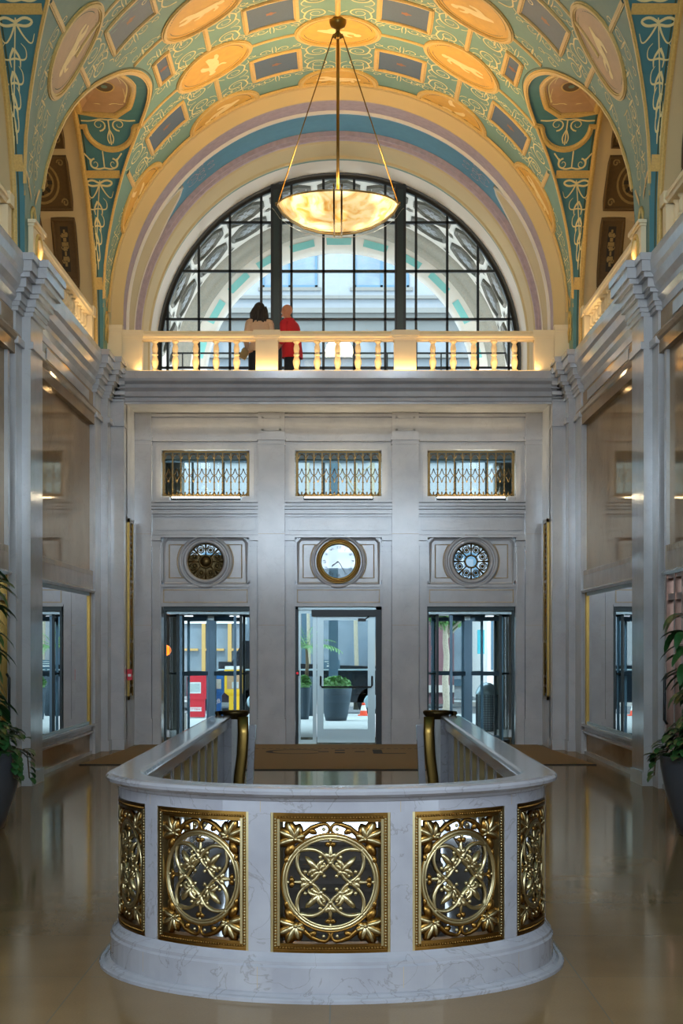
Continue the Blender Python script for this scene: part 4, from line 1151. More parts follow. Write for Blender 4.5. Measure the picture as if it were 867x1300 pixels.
sp_ = MB(); sp_.box(-3.64, -3.56, 26.35, 26.37, 1.32, 1.62, 'alum'); sp_.box(-3.62, -3.60, 26.34, 26.352, 1.34, 1.60, 'black')
tag(sp_.build('intercom_plate'), 'narrow metal plate on the left pilaster beside the display window', 'intercom')

# ---------------------------------------------------------------- doors
def revolving(cx_, rot, num, label):
    yc = F1+.42; r = .66
    d = empty('revolving_door', (cx_, yc, 0)); tag(d, label, 'revolving door')
    f = MB()
    w2 = .715
    f.box(-w2, -w2+.035, -.82, -.70, 0, 2.24, 'dkgreen'); f.box(w2-.035, w2, -.82, -.70, 0, 2.24, 'dkgreen'); f.box(-w2, w2, -.85, -.7, 2.17, 2.24, 'dkgreen')
    f.box(-w2, w2, -.7, .8, 2.12, 2.24, 'alum')
    f.build('portal_frame', d)
    # curved enclosure
    for sd in (-1, 1):
        e = MB(); g = MB(); pts = []
        for i in range(13):
            a = (-42+84*i/12)*D2R; pts.append((sd*(r+.04)*math.cos(a), (r+.04)*math.sin(a)))
        g.grid([[(x, y, .05) for x, y in pts], [(x, y, 2.12) for x, y in pts]], 'glass'); 
        for x, y in (pts[0], pts[-1]): e.box(x-.022, x+.022, y-.022, y+.022, 0, 2.14, 'dkgreen')
        for z in (.02, 1.14, 2.10): e.tube([(x, y, z) for x, y in pts], .02, 'dkgreen', n=4)
        eo = e.build('enclosure_frame', d); g.build('enclosure_glass', d)
    s = MB(); s.box(-.05, .05, -.05, .05, 0, 2.12, 'steelb')
    s.box(-.3, .3, -.09, .09, 2.02, 2.14, 'steelb'); s.box(-.05, .05, -.13, -.09, 2.03, 2.10, 'alum'); s.build('centre_shaft', d)
    for k_ in range(4):
        a = rot+k_*PI/2; w = MB(); u_ = Vector((math.cos(a), math.sin(a), 0))
        for q0, q1, z0, z1 in ((.05, .10, .02, 2.1), (r-.05, r, .02, 2.1)):
            w.bar(u_*((q0+q1)/2)+Vector((0, 0, z0)), u_*((q0+q1)/2)+Vector((0, 0, z1)), .045, .045, 'steelb')
        for z in (.08, 1.14, 2.05): w.bar(u_*.07+Vector((0, 0, z)), u_*(r-.02)+Vector((0, 0, z)), .035, .07, 'steelb')
        wo = w.build('door_wing', d)
        gl = MB(); nrm = Vector((-u_.y, u_.x, 0))
        gl.add([u_*.1+Vector((0, 0, .1)), u_*(r-.05)+Vector((0, 0, .1)), u_*(r-.05)+Vector((0, 0, 2.02)), u_*.1+Vector((0, 0, 2.02))], [(0, 1, 2, 3)], 'glass'); gl.build('wing_glass', wo)
    return d
revolving(-2.13, 42*D2R, 1, 'dark framed revolving door on the left with newspaper boxes beyond it')
revolving(2.15, 62*D2R, 2, 'dark framed revolving door on the right with a tree trunk beyond it')
cd = empty('swing_door', (0, F0+.2, 0)); tag(cd, 'pale aluminium glazed swing door with push bar in the middle bay', 'door')
m_ = MB(); m_.box(-.70, -.655, -.1, .1, 0, 2.24, 'black'); m_.box(.61, .705, -.1, .1, 0, 2.24, 'black'); m_.box(-.70, .705, -.1, .1, 2.19, 2.24, 'alum'); m_.box(-.44, .62, -.12, .05, 2.08, 2.19, 'black')
m_.build('door_surround', cd)
m_ = MB()
m_.box(-.655, -.62, -.02, .05, 0, 2.19, 'alum'); m_.box(-.42, -.36, -.02, .05, 0, 2.19, 'alum'); m_.box(-.62, -.42, -.02, .05, 0, .06, 'alum'); m_.box(-.62, -.42, -.02, .05, 2.13, 2.19, 'alum'); m_.build('sidelight_frame', cd)
m_ = MB(); m_.box(-.62, -.42, .01, .014, .06, 2.13, 'glass'); m_.build('sidelight_glass', cd)
m_ = MB(); m_.box(-.35, -.245, -.03, .02, .02, 2.08, 'alum'); m_.box(.48, .60, -.03, .02, .02, 2.08, 'alum'); m_.box(-.245, .48, -.03, .02, 2.02, 2.08, 'alum'); m_.box(-.245, .48, -.03, .02, .02, .24, 'alum'); lf = m_.build('door_leaf', cd)
m_ = MB(); m_.box(-.245, .48, -.005, 0, .24, 2.02, 'glass'); m_.build('leaf_glass', lf)
m_ = MB(); m_.tube([(-.29, -.10, 1.10), (-.29, -.12, .96), (-.27, -.12, .93), (.53, -.12, .93), (.55, -.12, .96), (.55, -.10, 1.10)], .015, 'black', n=8)
for x in (-.29, .55): m_.box(x-.012, x+.012, -.1, -.03, 1.08, 1.11, 'black')
m_.build('push_bar', lf)
m_ = MB(); m_.box(.32, .45, -.08, -.03, 2.0, 2.05, 'black'); m_.tube([(.42, -.06, 2.02), (.52, -.1, 2.1)], .01, 'black'); m_.build('door_closer', lf)
m_ = MB(); m_.box(-.70, -.64, -.13, -.10, 1.11, 1.20, 'black'); m_.lathe([(0, -.015), (.02, -.012), (.02, 0)], 'redlamp', (-.67, -.13, 1.155), 12, axis='y'); m_.build('push_button', cd)
# mats
mt = MB(); mt.box(-2.1, 2.1, 22.35, 28.0, 0, .014, 'mat'); mt.box(-2.13, 2.13, 22.31, 22.35, 0, .012, 'rubber')
zt = .0155
def mk(pts, w=.12): ribbon(mt, pts, w, lambda u, v, h: (u, v, zt), 'matdk')
for sx in (-1, 1):
    mt.add([(sx*1.55, 25.4, zt), (sx*1.75, 25.4, zt), (sx*1.68, 26.6, zt), (sx*1.48, 26.6, zt)], [(0, 1, 2, 3)], 'matdk')
mk([(-.62+.38*math.cos(a)*1.1, 26.0+.5*math.sin(a)) for a in [.7+4.9*i/20 for i in range(21)]], .1)
for x0, x1, y0, y1 in ((-.30, -.14, 25.9, 26.1), (-.05, .10, 25.6, 25.9), (-.05, .10, 26.2, 26.45), (.25, .4, 25.9, 26.1), (.52, .66, 25.5, 26.5), (.66, 1.0, 25.5, 25.65)):
    mt.add([(x0, y0, zt), (x1, y0, zt), (x1, y1, zt), (x0, y1, zt)], [(0, 1, 2, 3)], 'matdk')
for k_ in range(28):
    x = -1.5+3.0*k_/28; mt.add([(x, 26.72, zt), (x+.06, 26.72, zt), (x+.06, 26.8, zt), (x, 26.8, zt)], [(0, 1, 2, 3)], 'matdk')
mt.v = [(p[0], p[1]-25, p[2]) for p in mt.v]
o = mt.build('door_mat'); o.location = (0, 25, 0); tag(o, 'brown coir mat with faded dark lettering in front of the centre door', 'mat', 'entrance mats')
for sd in (-1, 1):
    m_ = MB()
    pl = [(sd*2.2, 23.3), (sd*3.45, 23.3), (sd*3.2, 27.9), (sd*2.2, 27.9)]
    m_.add([(x, y, .001) for x, y in pl]+[(x, y, .013) for x, y in pl], [(0, 1, 2, 3), (4, 5, 6, 7), (0, 1, 5, 4), (1, 2, 6, 5), (2, 3, 7, 6), (3, 0, 4, 7)], 'mat')
    m_.box(sd*2.18, sd*3.47, 23.27, 23.3, 0, .012, 'rubber')
    tag(m_.build('door_mat'), 'brown coir mat on the floor in front of the %s revolving door' % ('left' if sd < 0 else 'right'), 'mat', 'entrance mats')

# ---------------------------------------------------------------- gallery over the entrance
g = MB()
g.box(-3.75, 3.75, YA+.02, 31.2, 5.38, 5.6, 'marble')
# soffit coffer lines
g.box(-3.3, 3.3, YA+.0, YA+.16, 5.34, 5.40, 'marble')
# cornice profile along the front edge
pr = [(0, 5.36), (.04, 5.38), (.05, 5.43), (.09, 5.45), (.11, 5.52), (.17, 5.57), (.19, 5.62), (.26, 5.66), (.28, 5.70), (.28, 5.81), (0, 5.81)]
rows = [[(x, YA+.02-o_, z) for o_, z in pr] for x in (-3.36, 3.36)]
g.grid(rows, 'marble', False)
g.box(-3.75, 3.75, YA-.0, YA+.5, 5.55, 5.81, 'marble')
# front pilasters at the recess corners
for sd in (-1, 1):
    g.box(sd*3.50, sd*3.30, YA-.1, YA+.3, 0, 5.4, 'marble'); g.box(sd*3.54, sd*3.29, YA-.13, YA+.3, 4.98, 5.05, 'marble'); g.box(sd*3.52, sd*3.29, YA-.13, YA+.3, 0, .16, 'marble')
    for z0, z1, o_ in ((5.36, 5.41, .03), (5.41, 5.46, .05), (5.46, 5.55, .07), (5.55, 5.60, .11), (5.60, 5.70, .14), (5.70, 5.76, .19), (5.76, 5.88, .22), (5.88, 5.96, .24)):
        g.box(sd*3.55, sd*(3.30-o_*.2), YA-.1-o_, YA+.2, z0, z1-.04, 'marble')
struct(g.build('trim_entrance_gallery'))
br = empty('front_balustrade', (0, YA-.02, 5.81)); tag(br, 'long cream stone balustrade with baluster posts across the gallery under the arched window', 'balustrade')
rp = [(-.10, .50), (.10, .50), (.10, .53), (.13, .55), (.13, .585), (.11, .61), (.10, .635), (-.10, .635), (-.13, .58)]
m_ = MB(); m_.sweep([((-3.05, 0), (0, -1)), ((3.05, 0), (0, -1))], rp, 'rail'); m_.build('top_rail', br)
m_ = MB(); m_.box(-3.05, 3.05, -.1, .1, -.005, .03, 'rail'); m_.build('base_rail', br)
for x0, x1 in ((-1.27, -.93), (.86, 1.20)):
    m_ = MB(); m_.box(x0, x1, -.12, .12, 0, .50, 'rail'); m_.box(x0+.03, x1-.03, -.127, -.12, .04, .46, 'rail')
    for z0, z1, o_ in ((.50, .53, .01), (.53, .56, .03), (.56, .61, .05), (.61, .645, .035)): m_.box(x0-o_, x1+o_, -.12-o_, .12+o_, z0, z1, 'rail')
    m_.build('pedestal_post', br)
for sd in (-1, 1):
    m_ = MB(); m_.box(sd*3.32, sd*3.02, -.12, .12, 0, .50, 'rail'); m_.box(sd*3.29, sd*3.05, -.127, -.12, .04, .46, 'rail')
    for z0, z1, o_ in ((.50, .53, .01), (.53, .56, .02), (.56, .61, .03), (.61, .645, .02)): m_.box(sd*(3.32), sd*(3.02-o_), -.12-o_, .12+o_, z0, z1, 'rail')
    m_.build('pedestal_post', br)
xs = [196, 219, 250, 274, 304] 
bxs = [(-2.85+.308*k_) for k_ in range(6)][:5]+[-.72+.318*k_ for k_ in range(5)]+[1.42+.317*k_ for k_ in range(5)]
b0 = None
for x in [-2.83, -2.515, -2.20, -1.885, -1.57, -.645, -.325, -.01, .305, .615, 1.46, 1.775, 2.09, 2.405, 2.72]:
    if b0 is None: o = b0 = baluster_mb(.47, s=1.05).build('baluster', br)
    else: o = b0.copy(); C.objects.link(o); o.parent = br
    o.location = (x, 0, .03)
# wide glowing pedestals at the arch feet
for sd in (-1, 1):
    p_ = empty('arch_pedestal', (sd*3.44, YA-.1, 5.84)); tag(p_, 'tall cream pedestal at the %s foot of the great front arch' % ('left' if sd < 0 else 'right'), 'pedestal', 'arch pedestals')
    m_ = MB(); m_.box(-.115, .115, -.04, .085, 0, .58, 'rail'); m_.box(-.09, .09, -.047, -.04, .04, .54, 'rail'); m_.build('die', p_)
    m_ = MB()
    for z0, z1, o_ in ((.58, .61, .012), (.61, .64, .03), (.64, .69, .04)): m_.box(-.115-(o_ if sd < 0 else o_*.2), .115+(o_ if sd > 0 else o_*.2), -.04-o_, .085, z0, z1, 'rail')
    m_.build('cap', p_)
    p2 = empty('cartouche_post', (sd*(R+.06), 19.9, 5.96)); tag(p2, 'small cream post with oval orange cartouche at the foot of the near %s vault pier' % ('left' if sd < 0 else 'right'), 'post', 'cartouche posts')
    m_ = MB(); m_.box(-sd*.065, -sd*.125, .0, .66, 0, .46, 'rail'); m_.build('die', p2)
    m_ = MB(); m_.box(-sd*.065, -sd*.14, -.02, .68, .46, .49, 'rail'); m_.box(-sd*.065, -sd*.16, -.04, .70, .49, .53, 'rail'); m_.build('cap', p2)
    m_ = MB(); m_.add([(-sd*.130, .33+.18*math.cos(a), .24+.17*math.sin(a)) for a in [2*PI*i/28 for i in range(28)]], [tuple(range(28))], 'orange')
    m_.tube([(-sd*.130, .33+.19*math.cos(a), .24+.18*math.sin(a)) for a in [2*PI*i/28 for i in range(28)]], .022, 'gband', n=6, closed=True, ref=(1, 0, 0)); m_.tube([(-sd*.135, .33, .12), (-sd*.14, .36, .24), (-sd*.135, .3, .36)], [.02, .04, .02], 'figure', n=8, ref=(1, 0, 0)); m_.build('cartouche', p2)

# ---------------------------------------------------------------- great arch
def arch(mb, prf, m, zb=5.6, n=64, t0=-90, t1=90, legs=True):
    rows = []
    for r_, Y in prf:
        row = [((r_*math.sin((t0+(t1-t0)*i/n)*D2R)), Y, ZC+r_*math.cos((t0+(t1-t0)*i/n)*D2R)) for i in range(n+1)]
        if legs: row = [(-r_, Y, zb)]+row+[(r_, Y, zb)]
        rows.append(row)
    mb.grid(rows, m, True)
def arcs(prf, m): 
    for p, q in zip(prf, prf[1:]): arch(ar, [p, q], m)
ar = MB()
arch(ar, [(3.9, YA-.002), (3.62, YA-.002)], 'sage'); 
arcs([(3.62, YA+.0), (3.56, YA-.0), (3.56, YA-.03), (3.50, YA-.03), (3.50, YA), (3.34, YA+.12)], 'cream')
arcs([(3.34, YA+.12), (3.34, YA+.16)], 'cream')
arcs([(3.34, YA+.16), (3.36, YA+.18), (3.37, 27.55)], 'mauve')
arcs([(3.37, 27.55), (3.33, 27.57), (3.33, 27.62), (3.38, 27.66)], 'white')
arcs([(3.38, 27.66), (3.40, 27.7), (3.40, 28.75)], 'tealband')
arcs([(3.40, 28.75), (3.33, 28.78), (3.33, 28.84), (3.29, 28.87), (3.29, 28.95)], 'mauve')
arcs([(3.29, 28.95), (3.27, 29.0), (3.27, 29.75), (3.24, 29.78), (3.24, 29.85)], 'olive')
arcs([(3.24, 29.85), (3.26, 29.88), (3.26, 30.0)], 'sage')
arcs([(3.26, 30.0), (3.22, 30.65), (3.22, 31.0)], 'white')
ao = struct(ar.build('wall_great_arch'))
# cream niches rising on each side of the blue band
for sd in (-1, 1):
    m_ = MB(); n = 24; rows = []; edge = []
    for i in range(n+1):
        q = i/n; t = 48+(90-48)*q
        wq = min(1, (max(0, q)/.35))**.5
        y0 = 27.70; y1 = 27.70+ (.25+.80*wq if q > .02 else .25) - .0
        ym = 27.72+ (1-wq)*.3
        rows.append([(sd*(3.385)*math.sin(t*D2R), y, ZC+3.385*math.cos(t*D2R)) for y in (ym, (ym+min(y1, 28.72))/2, min(y1, 28.72))])
    rows.append([(sd*3.385, p[1], 5.6) for p in rows[-1]])
    m_.grid(rows, 'olive')
    m_.tube([r_[0] for r_ in rows][::-1]+[r_[-1] for r_ in rows], .02, 'white', n=6)
    m_.build('arch_niche', ao)
    m_ = MB()
    for t, Y, rr in ((44, 28.2, .12), (41, 28.35, .09), (41, 28.0, .09), (37.5, 28.2, .07)):
        fA = lambda u, v, h: (sd*(3.392)*math.sin(u/3.39), v, ZC+3.392*math.cos(u/3.39))
        for q in (-1, 1): ribbon(m_, spiral(3.39*t*D2R, Y+q*.1, rr, 0, 1.2, q), .025, fA, 'mauve', 0, taper=True)
    m_.build('arch_scrolls', ao)

# arched window
wn = empty('window_3', (0, YW, 0)); struct(wn)
rw = 3.20
m_ = MB(); arch(m_, [(rw+.03, -.08), (rw-.07, -.08), (rw-.07, .08), (rw+.03, .08)], 'black', 5.5); m_.build('window_frame', wn)
vts = [-3.02+.02, -2.47, -1.92, -1.36, -.83, -.265, .275, .83, 1.375, 1.92, 2.465, 3.01]
m_ = MB()
def vx(px): return (px-433.5)/71.7+.05
for px in (213, 252.6, 292, 331.7, 370, 410.6, 449.5, 489, 528, 567.6, 606.5, 645.7):
    x = vx(px); m_.box(x-.022, x+.022, -.035, .035, 5.55, ZC+math.sqrt(max(0, rw*rw-x*x)), 'black')
for z in (9.09, 8.23, 7.38, 6.52):
    xe = math.sqrt(rw*rw-max(0, z-ZC)**2); m_.box(-xe, xe, -.035, .035, z-.022, z+.022, 'black')
m_.box(-3.2, 3.2, -.03, .03, 6.05, 6.08, 'black')
m_.build('muntins', wn)
for x in (-1.10, 1.09):
    m_ = MB(); m_.box(x-.098, x+.098, -.12, .12, 5.5, ZC+math.sqrt(rw*rw-x*x), 'black'); m_.box(x-.05, x+.05, -.14, -.12, 5.5, ZC+math.sqrt(rw*rw-x*x)-.1, 'dkgreen'); m_.build('mullion', wn)
m_ = MB(); n = 48; m_.add([(rw*math.sin(-PI/2+PI*i/n), .0, ZC+rw*math.cos(-PI/2+PI*i/n)) for i in range(n+1)]+[(rw, 0, 5.5), (-rw, 0, 5.5)], [tuple(range(n+3))], 'glass'); m_.build('pane', wn)
# iron rail outside the window
ir = empty('iron_railing', (0, 32.2, 5.6)); tag(ir, 'thin dark iron railing outside the arched window', 'railing')
m_ = MB(); m_.box(-3.1, 3.1, -.015, .015, 1.42, 1.45, 'black'); m_.box(-3.1, 3.1, -.015, .015, .1, .13, 'black'); m_.build('rails', ir)
m_ = MB()
for x in (-2.9, -1.9, -.9, 0, .9, 1.9, 2.9):
    m_.box(x-.012, x+.012, -.012, .012, 0, 1.45, 'black')
    for q in (-1, 1): m_.tube([(x+q*p[0], 0, p[1]) for p in spiral(.1, 1.05, .1, PI, 1.2, 1, 16)], .01, 'black', n=5)
m_.build('balusters_and_scrolls', ir)

# ---------------------------------------------------------------- chandelier
ch = empty('pendant_bowl_light', (0, 24.0, 7.69)); tag(ch, 'large glowing alabaster bowl pendant hanging from the painted vault', 'pendant light')
m_ = MB(); m_.lathe([(.82, 0), (.80, .02), (.79, .015), (.80, -.02), (.74, -.10), (.62, -.20), (.45, -.29), (.25, -.35), (.08, -.37), (0, -.372)], 'alab', (0, 0, 0), 64); m_.build('bowl', ch)
m_ = MB(); m_.tube([(.83*math.cos(2*PI*i/64), .83*math.sin(2*PI*i/64), .0) for i in range(64)], .012, 'goldpale', n=8, closed=True, ref=(0, 0, 1)); m_.build('rim_ring', ch)
for a in (0, 180, 270, 90):
    t = a*D2R; m_ = MB()
    pf = [(.86, .03), (.83, -.0), (.76, -.11), (.63, -.215), (.46, -.305), (.25, -.365), (.0, -.39)]
    for o_ in (-.05, .05): m_.tube([(r_*math.cos(t)-o_*math.sin(t), r_*math.sin(t)+o_*math.cos(t), z) for r_, z in pf], .014, 'goldpale', n=6)
    if a in (0, 180): m_.grid([[(r_*math.cos(t), .012*q, z) for r_, z in pf]+[(r_*1.06*math.cos(t), .012*q, z-.06) for r_, z in pf][::-1] for q in (-1, 1)], 'goldpale', False)
    m_.build('strap', ch)
    m_ = MB(); m_.tube([(.84*math.cos(t), .84*math.sin(t), .02), (.06*math.cos(t), .06*math.sin(t), 2.38)], .008, 'brass', n=6, ref=(0, 0, 1)); m_.build('suspension_rod', ch)
m_ = MB()
for o_ in (-.055, .055): m_.tube([(o_, -.845, .08), (o_, -.845, -.0), (o_, -.78, -.10), (o_, -.64, -.23), (o_, -.5, -.31)], .011, 'bronze', n=6)
m_.build('front_clip', ch)
m_ = MB(); m_.tube([(0, 0, -.3), (0, 0, 2.5)], .022, 'brass', n=10); m_.lathe([(.03, 2.3), (.07, 2.33), (.07, 2.36), (.03, 2.4), (.03, 2.44), (.10, 2.48), (.12, 2.53), (.12, 2.58), (.06, 2.6)], 'brass', n=20); m_.build('central_stem', ch)
# a second pendant of the same kind in the bay behind the viewpoint lights the foreground
ch2 = copy_tree(ch); ch2.location = (0, 9.0, 7.69); tag(ch2, 'glowing alabaster bowl pendant above the near end of the stairwell', 'pendant light'); ch['group'] = 'bowl pendants'; ch2['group'] = 'bowl pendants'

# ---------------------------------------------------------------- plants in pots
def leaf_blade(mb, base, d, L_, W_, droop, m='leaf', n=6):
    d = Vector(d).normalized(); side = d.cross(Vector((0, 0, 1)))
    if side.length < .05: side = Vector((1, 0, 0))
    side.normalize(); p = Vector(base); rows = []
    for i in range(n+1):
        q = i/n; w = W_*math.sin(PI*min(1, .08+q*.92))**.75 if i < n else 0
        up = side.cross(d).normalized()
        rows.append([p-side*w+up*w*.25, p, p+side*w+up*w*.25])
        d = (d+Vector((0, 0, -droop/n))).normalized(); p = p+d*L_/n
    mb.grid(rows, m, True)
def plant(sd, x, y, label, seed, top_h=2.0):
    rnd = random.Random(seed)
    p = empty('potted_plant', (x, y, 0)); tag(p, label, 'plant', 'potted plants')
    m_ = MB(); m_.lathe([(.17, 0), (.19, .01), (.24, .16), (.31, .38), (.345, .58), (.35, .66), (.36, .67), (.34, .67), (.33, .62), (0, .62)], 'pot', n=40); m_.build('pot', p)
    m_ = MB(); m_.lathe([(0, .625), (.32, .625), (.3, .64), (0, .66)], 'soil', n=20); m_.build('soil', p)
    st_ = MB(); fo = MB()
    for k_ in range(5):
        a = rnd.uniform(0, 2*PI); r0 = rnd.uniform(.02, .12); top = Vector((r0*math.cos(a)*2.2, r0*math.sin(a)*2.2, rnd.uniform(top_h-.5, top_h)))
        b = Vector((r0*math.cos(a), r0*math.sin(a), .62)); st_.tube([b, (b+top)/2+Vector((.03, .02, 0)), top], [.018, .014, .01], 'stem', n=7)
        for j in range(34):
            q = rnd.uniform(.15, 1.0); pt = b+(top-b)*q; an = rnd.uniform(0, 2*PI)
            leaf_blade(fo, pt, (math.cos(an), math.sin(an), rnd.uniform(.2, .9)), rnd.uniform(.26, .40), rnd.uniform(.034, .055), rnd.uniform(1.2, 2.6))
    for k_ in range(260):
        an = rnd.uniform(0, 2*PI); r_ = rnd.uniform(.05, .38); z = .70+rnd.uniform(-.06, .28)*(1-(r_/.45)**2)
        pt = (r_*math.cos(an), r_*math.sin(an), z if r_ < .33 else z-rnd.uniform(0, .12))
        leaf_blade(fo, pt, (math.cos(an)+rnd.uniform(-.6, .6), math.sin(an)+rnd.uniform(-.6, .6), rnd.uniform(-.1, .6)), rnd.uniform(.09, .15), rnd.uniform(.03, .05), 1.2, n=4)
    for k_ in range(9):   # trailing vines
        an = rnd.uniform(0, 2*PI); pts = [Vector((.3*math.cos(an), .3*math.sin(an), .7)), Vector((.39*math.cos(an), .39*math.sin(an), .68)), Vector((.41*math.cos(an), .41*math.sin(an), .5-rnd.uniform(0, .1)))]
        st_.tube(pts, .006, 'stem', n=5)
        for q in range(6):
            pt = pts[1]+(pts[2]-pts[1])*q/5; leaf_blade(fo, pt, (math.cos(an+rnd.uniform(-1, 1)), math.sin(an+rnd.uniform(-1, 1)), 0), .09, .035, 1.5, n=4)
    st_.build('stems', p); fo.build('foliage', p)
plant(1, 3.10, 14.7, 'tall leafy plant in a flared dark pot against the right wall', 5)
plant(-1, -3.10, 15.2, 'tall leafy plant in a flared dark pot against the left wall', 9, 2.35)

# ---------------------------------------------------------------- people on the gallery
def remesh(o, v=.008, it=6):
    r_ = o.modifiers.new('remesh', 'REMESH'); r_.mode = 'VOXEL'; r_.voxel_size = v; r_.use_smooth_shade = True
    s_ = o.modifiers.new('smooth', 'CORRECTIVE_SMOOTH') if False else o.modifiers.new('smooth', 'SMOOTH'); s_.factor = .5; s_.iterations = it
def hand(mb, wr, d, side, m):
    """relaxed hand hanging along d from wrist wr; side = thumb direction"""
    wr = Vector(wr); d = Vector(d).normalized(); s = Vector(side).normalized(); u = d.cross(s).normalized()
    mb.cap(wr, .024, wr+d*.05, .03, m, 10)
    for i, (L_, o_) in enumerate(((.072, .027), (.08, .009), (.074, -.009), (.058, -.026))):
        b = wr+d*.075+s*o_; k1 = b+d*L_*.45+u*.006; k2 = k1+(d*.8+u*.45).normalized()*L_*.35; k3 = k2+(d*.5+u*.8).normalized()*L_*.28
        mb.cap(wr+d*.04+s*o_*.8, .011, b, .010, m, 8); mb.cap(b, .0095, k1, .009, m, 8); mb.cap(k1, .009, k2, .008, m, 8); mb.cap(k2, .008, k3, .007, m, 8)
    b = wr+d*.02+s*.028; k1 = b+(d*.6+s*.6+u*.3)*.03; k2 = k1+(d*.9+s*.1+u*.4)*.03
    mb.cap(b, .013, k1, .011, m, 8); mb.cap(k1, .011, k2, .009, m, 8)
def head(mb, c, face, m, tilt=0., sc=1.):
    """head centred at c looking along face (horizontal unit vector), chin down by tilt"""
    F = Vector(face).normalized(); Z = Vector((0, 0, 1)); F2 = (F*math.cos(tilt)-Z*math.sin(tilt)); Z2 = (Z*math.cos(tilt)+F*math.sin(tilt)); S_ = F2.cross(Z2)
    rot = Matrix((S_, F2, Z2)).transposed(); c = Vector(c)
    def P(x, y, z): return c+(S_*x+F2*y+Z2*z)*sc
    mb.ell(P(0, -.01, .025), .076*sc, .098*sc, .095*sc, m, 20, 14, rot)
    mb.ell(P(0, .03, -.045), .056*sc, .062*sc, .072*sc, m, 16, 12, rot)
    mb.ell(P(0, .075, -.095), .022*sc, .018*sc, .018*sc, m, 10, 8, rot)      # chin
    mb.cap(P(0, .085, .01), .009*sc, P(0, .112, -.03), .014*sc, m, 8)           # nose
    mb.ell(P(0, .085, .028), .05*sc, .014*sc, .012*sc, m, 10, 8, rot)          # brow
    mb.ell(P(0, .088, -.062), .022*sc, .012*sc, .009*sc, m, 10, 6, rot)        # lips
    for s_ in (-1, 1):
        mb.ell(P(s_*.078, -.005, -.012), .01*sc, .018*sc, .032*sc, m, 8, 8, rot)
    return P, rot
def person(kind, x, y, z, rz, label):
    p = empty('person', (x, y, z), rz); tag(p, label, 'person')
    H_ = 1.75 if kind == 'm' else 1.72
    b = MB(); sk = 'skin' if kind == 'm' else 'skinw'
    sh = .205 if kind == 'm' else .175; hp = .10 if kind == 'm' else .105
    lean = .05 if kind == 'm' else 0
    # figure faces +Y locally
    for s_ in (-1, 1):
        b.cap((s_*hp, 0, .90), .085, (s_*hp*1.05, .01, .50), .056, sk); b.cap((s_*hp*1.05, .01, .50), .054, (s_*hp*1.1, -.01, .09), .036, sk)
        b.cap((s_*hp*1.1, -.03, .05), .036, (s_*hp*1.25, .15, .03), .028, sk)
    b.ell((0, -.01, .93), .155, .115, .12, sk); b.ell((0, .0+lean*.3, 1.12), .135, .10, .16, sk); b.ell((0, lean*.8, 1.30), .165, .115, .15, sk)
    for s_ in (-1, 1): b.cap((s_*.05, lean, 1.40), .06, (s_*sh*.9, lean, 1.40), .056, sk)
    b.cap((0, lean, 1.42), .056, (0, lean+.03, 1.53), .052, sk)
    hc = (0, lean+.055, 1.625)
    Pf, hr = head(b, hc, (0, 1, 0), sk, .35 if kind == 'm' else .15)
    arms = []
    for s_ in (-1, 1):
        a0 = Vector((s_*sh, lean, 1.385)); a1 = Vector((s_*(sh+.05), lean-.02, 1.10))
        if kind == 'm' and s_ < 0: a2 = Vector((s_*(sh-.02), lean+.18, .93))
        elif kind == 'm': a2 = Vector((s_*(sh+.02), lean+.10, .88))
        elif s_ < 0: a2 = Vector((s_*(sh+.02), lean+.16, 1.0))
        else: a2 = Vector((s_*(sh-.02), lean+.20, 1.12))
        b.cap(a0, .05, a1, .040, sk); b.cap(a1, .040, a2, .027, sk); hand(b, a2, a2-a1, (-s_*.6, .8, .1), sk); arms.append((a0, a1, a2))
    body = b.build('body', p); remesh(body, .0065, 4)
    # clothes
    c = MB(); top = 'shirt' if kind == 'm' else 'beige'
    hem = .83 if kind == 'm' else .92
    rings = [(.205, .165, hem), (.20, .165, hem+.1), (.195, .16, 1.08), (.205, .155, 1.22), (.215, .15, 1.34), (.18, .12, 1.43), (.085, .085, 1.485), (.068, .068, 1.51)] if kind == 'm' else [(.185, .145, hem), (.18, .14, hem+.1), (.155, .13, 1.08), (.17, .13, 1.22), (.18, .13, 1.34), (.15, .10, 1.415), (.075, .075, 1.465), (.062, .062, 1.49)]
    rows = []
    for rx, ry, zz in rings:
        lo = lean*max(0, (zz-.9)/.5)
        rows.append([(rx*math.cos(2*PI*i/28)*(1+.02*math.sin(6*PI*i/28*2)), lo+ry*math.sin(2*PI*i/28), zz) for i in range(29)])
    c.grid(rows, top)
    for s_ in (-1, 1): c.cap((s_*.04, lean, 1.405), .066, (s_*sh*.95, lean, 1.398), .067, top)
    for i, (a0, a1, a2) in enumerate(arms):
        end = a1+(a2-a1)*(.05 if kind == 'm' else .95)
        c.cap(a0-Vector((0, 0, .0)), .066, a1, .054, top); 
        if kind == 'f': c.cap(a1, .052, end, .036, top)
        else: c.cap(a1, .054, a1+(a2-a1)*.12, .052, top)
    cl = c.build('shirt' if kind == 'm' else 'cardigan', p); 
    if kind == 'm':
        cc = MB(); cc.tube([(.075*math.cos(2*PI*i/20), lean+.02+.075*math.sin(2*PI*i/20), 1.49) for i in range(20)], .018, top, n=8, closed=True, ref=(0, 0, 1)); cc.build('collar', cl)
    t = MB()
    for s_ in (-1, 1):
        t.cap((s_*hp*.85, 0, .88), .098, (s_*hp*1.05, .01, .50), .078, 'navy'); t.cap((s_*hp*1.05, .01, .50), .076, (s_*hp*1.1, -.01, .13), .062, 'navy')
    t.ell((0, -.01, .90), .155, .12, .09, 'navy'); t.build('trousers', p)
    for s_ in (-1, 1):
        s2 = MB(); s2.cap((s_*hp*1.1, -.03, .055), .046, (s_*hp*1.25, .15, .038), .038, 'black'); s2.build('shoe', p)
    e = MB()
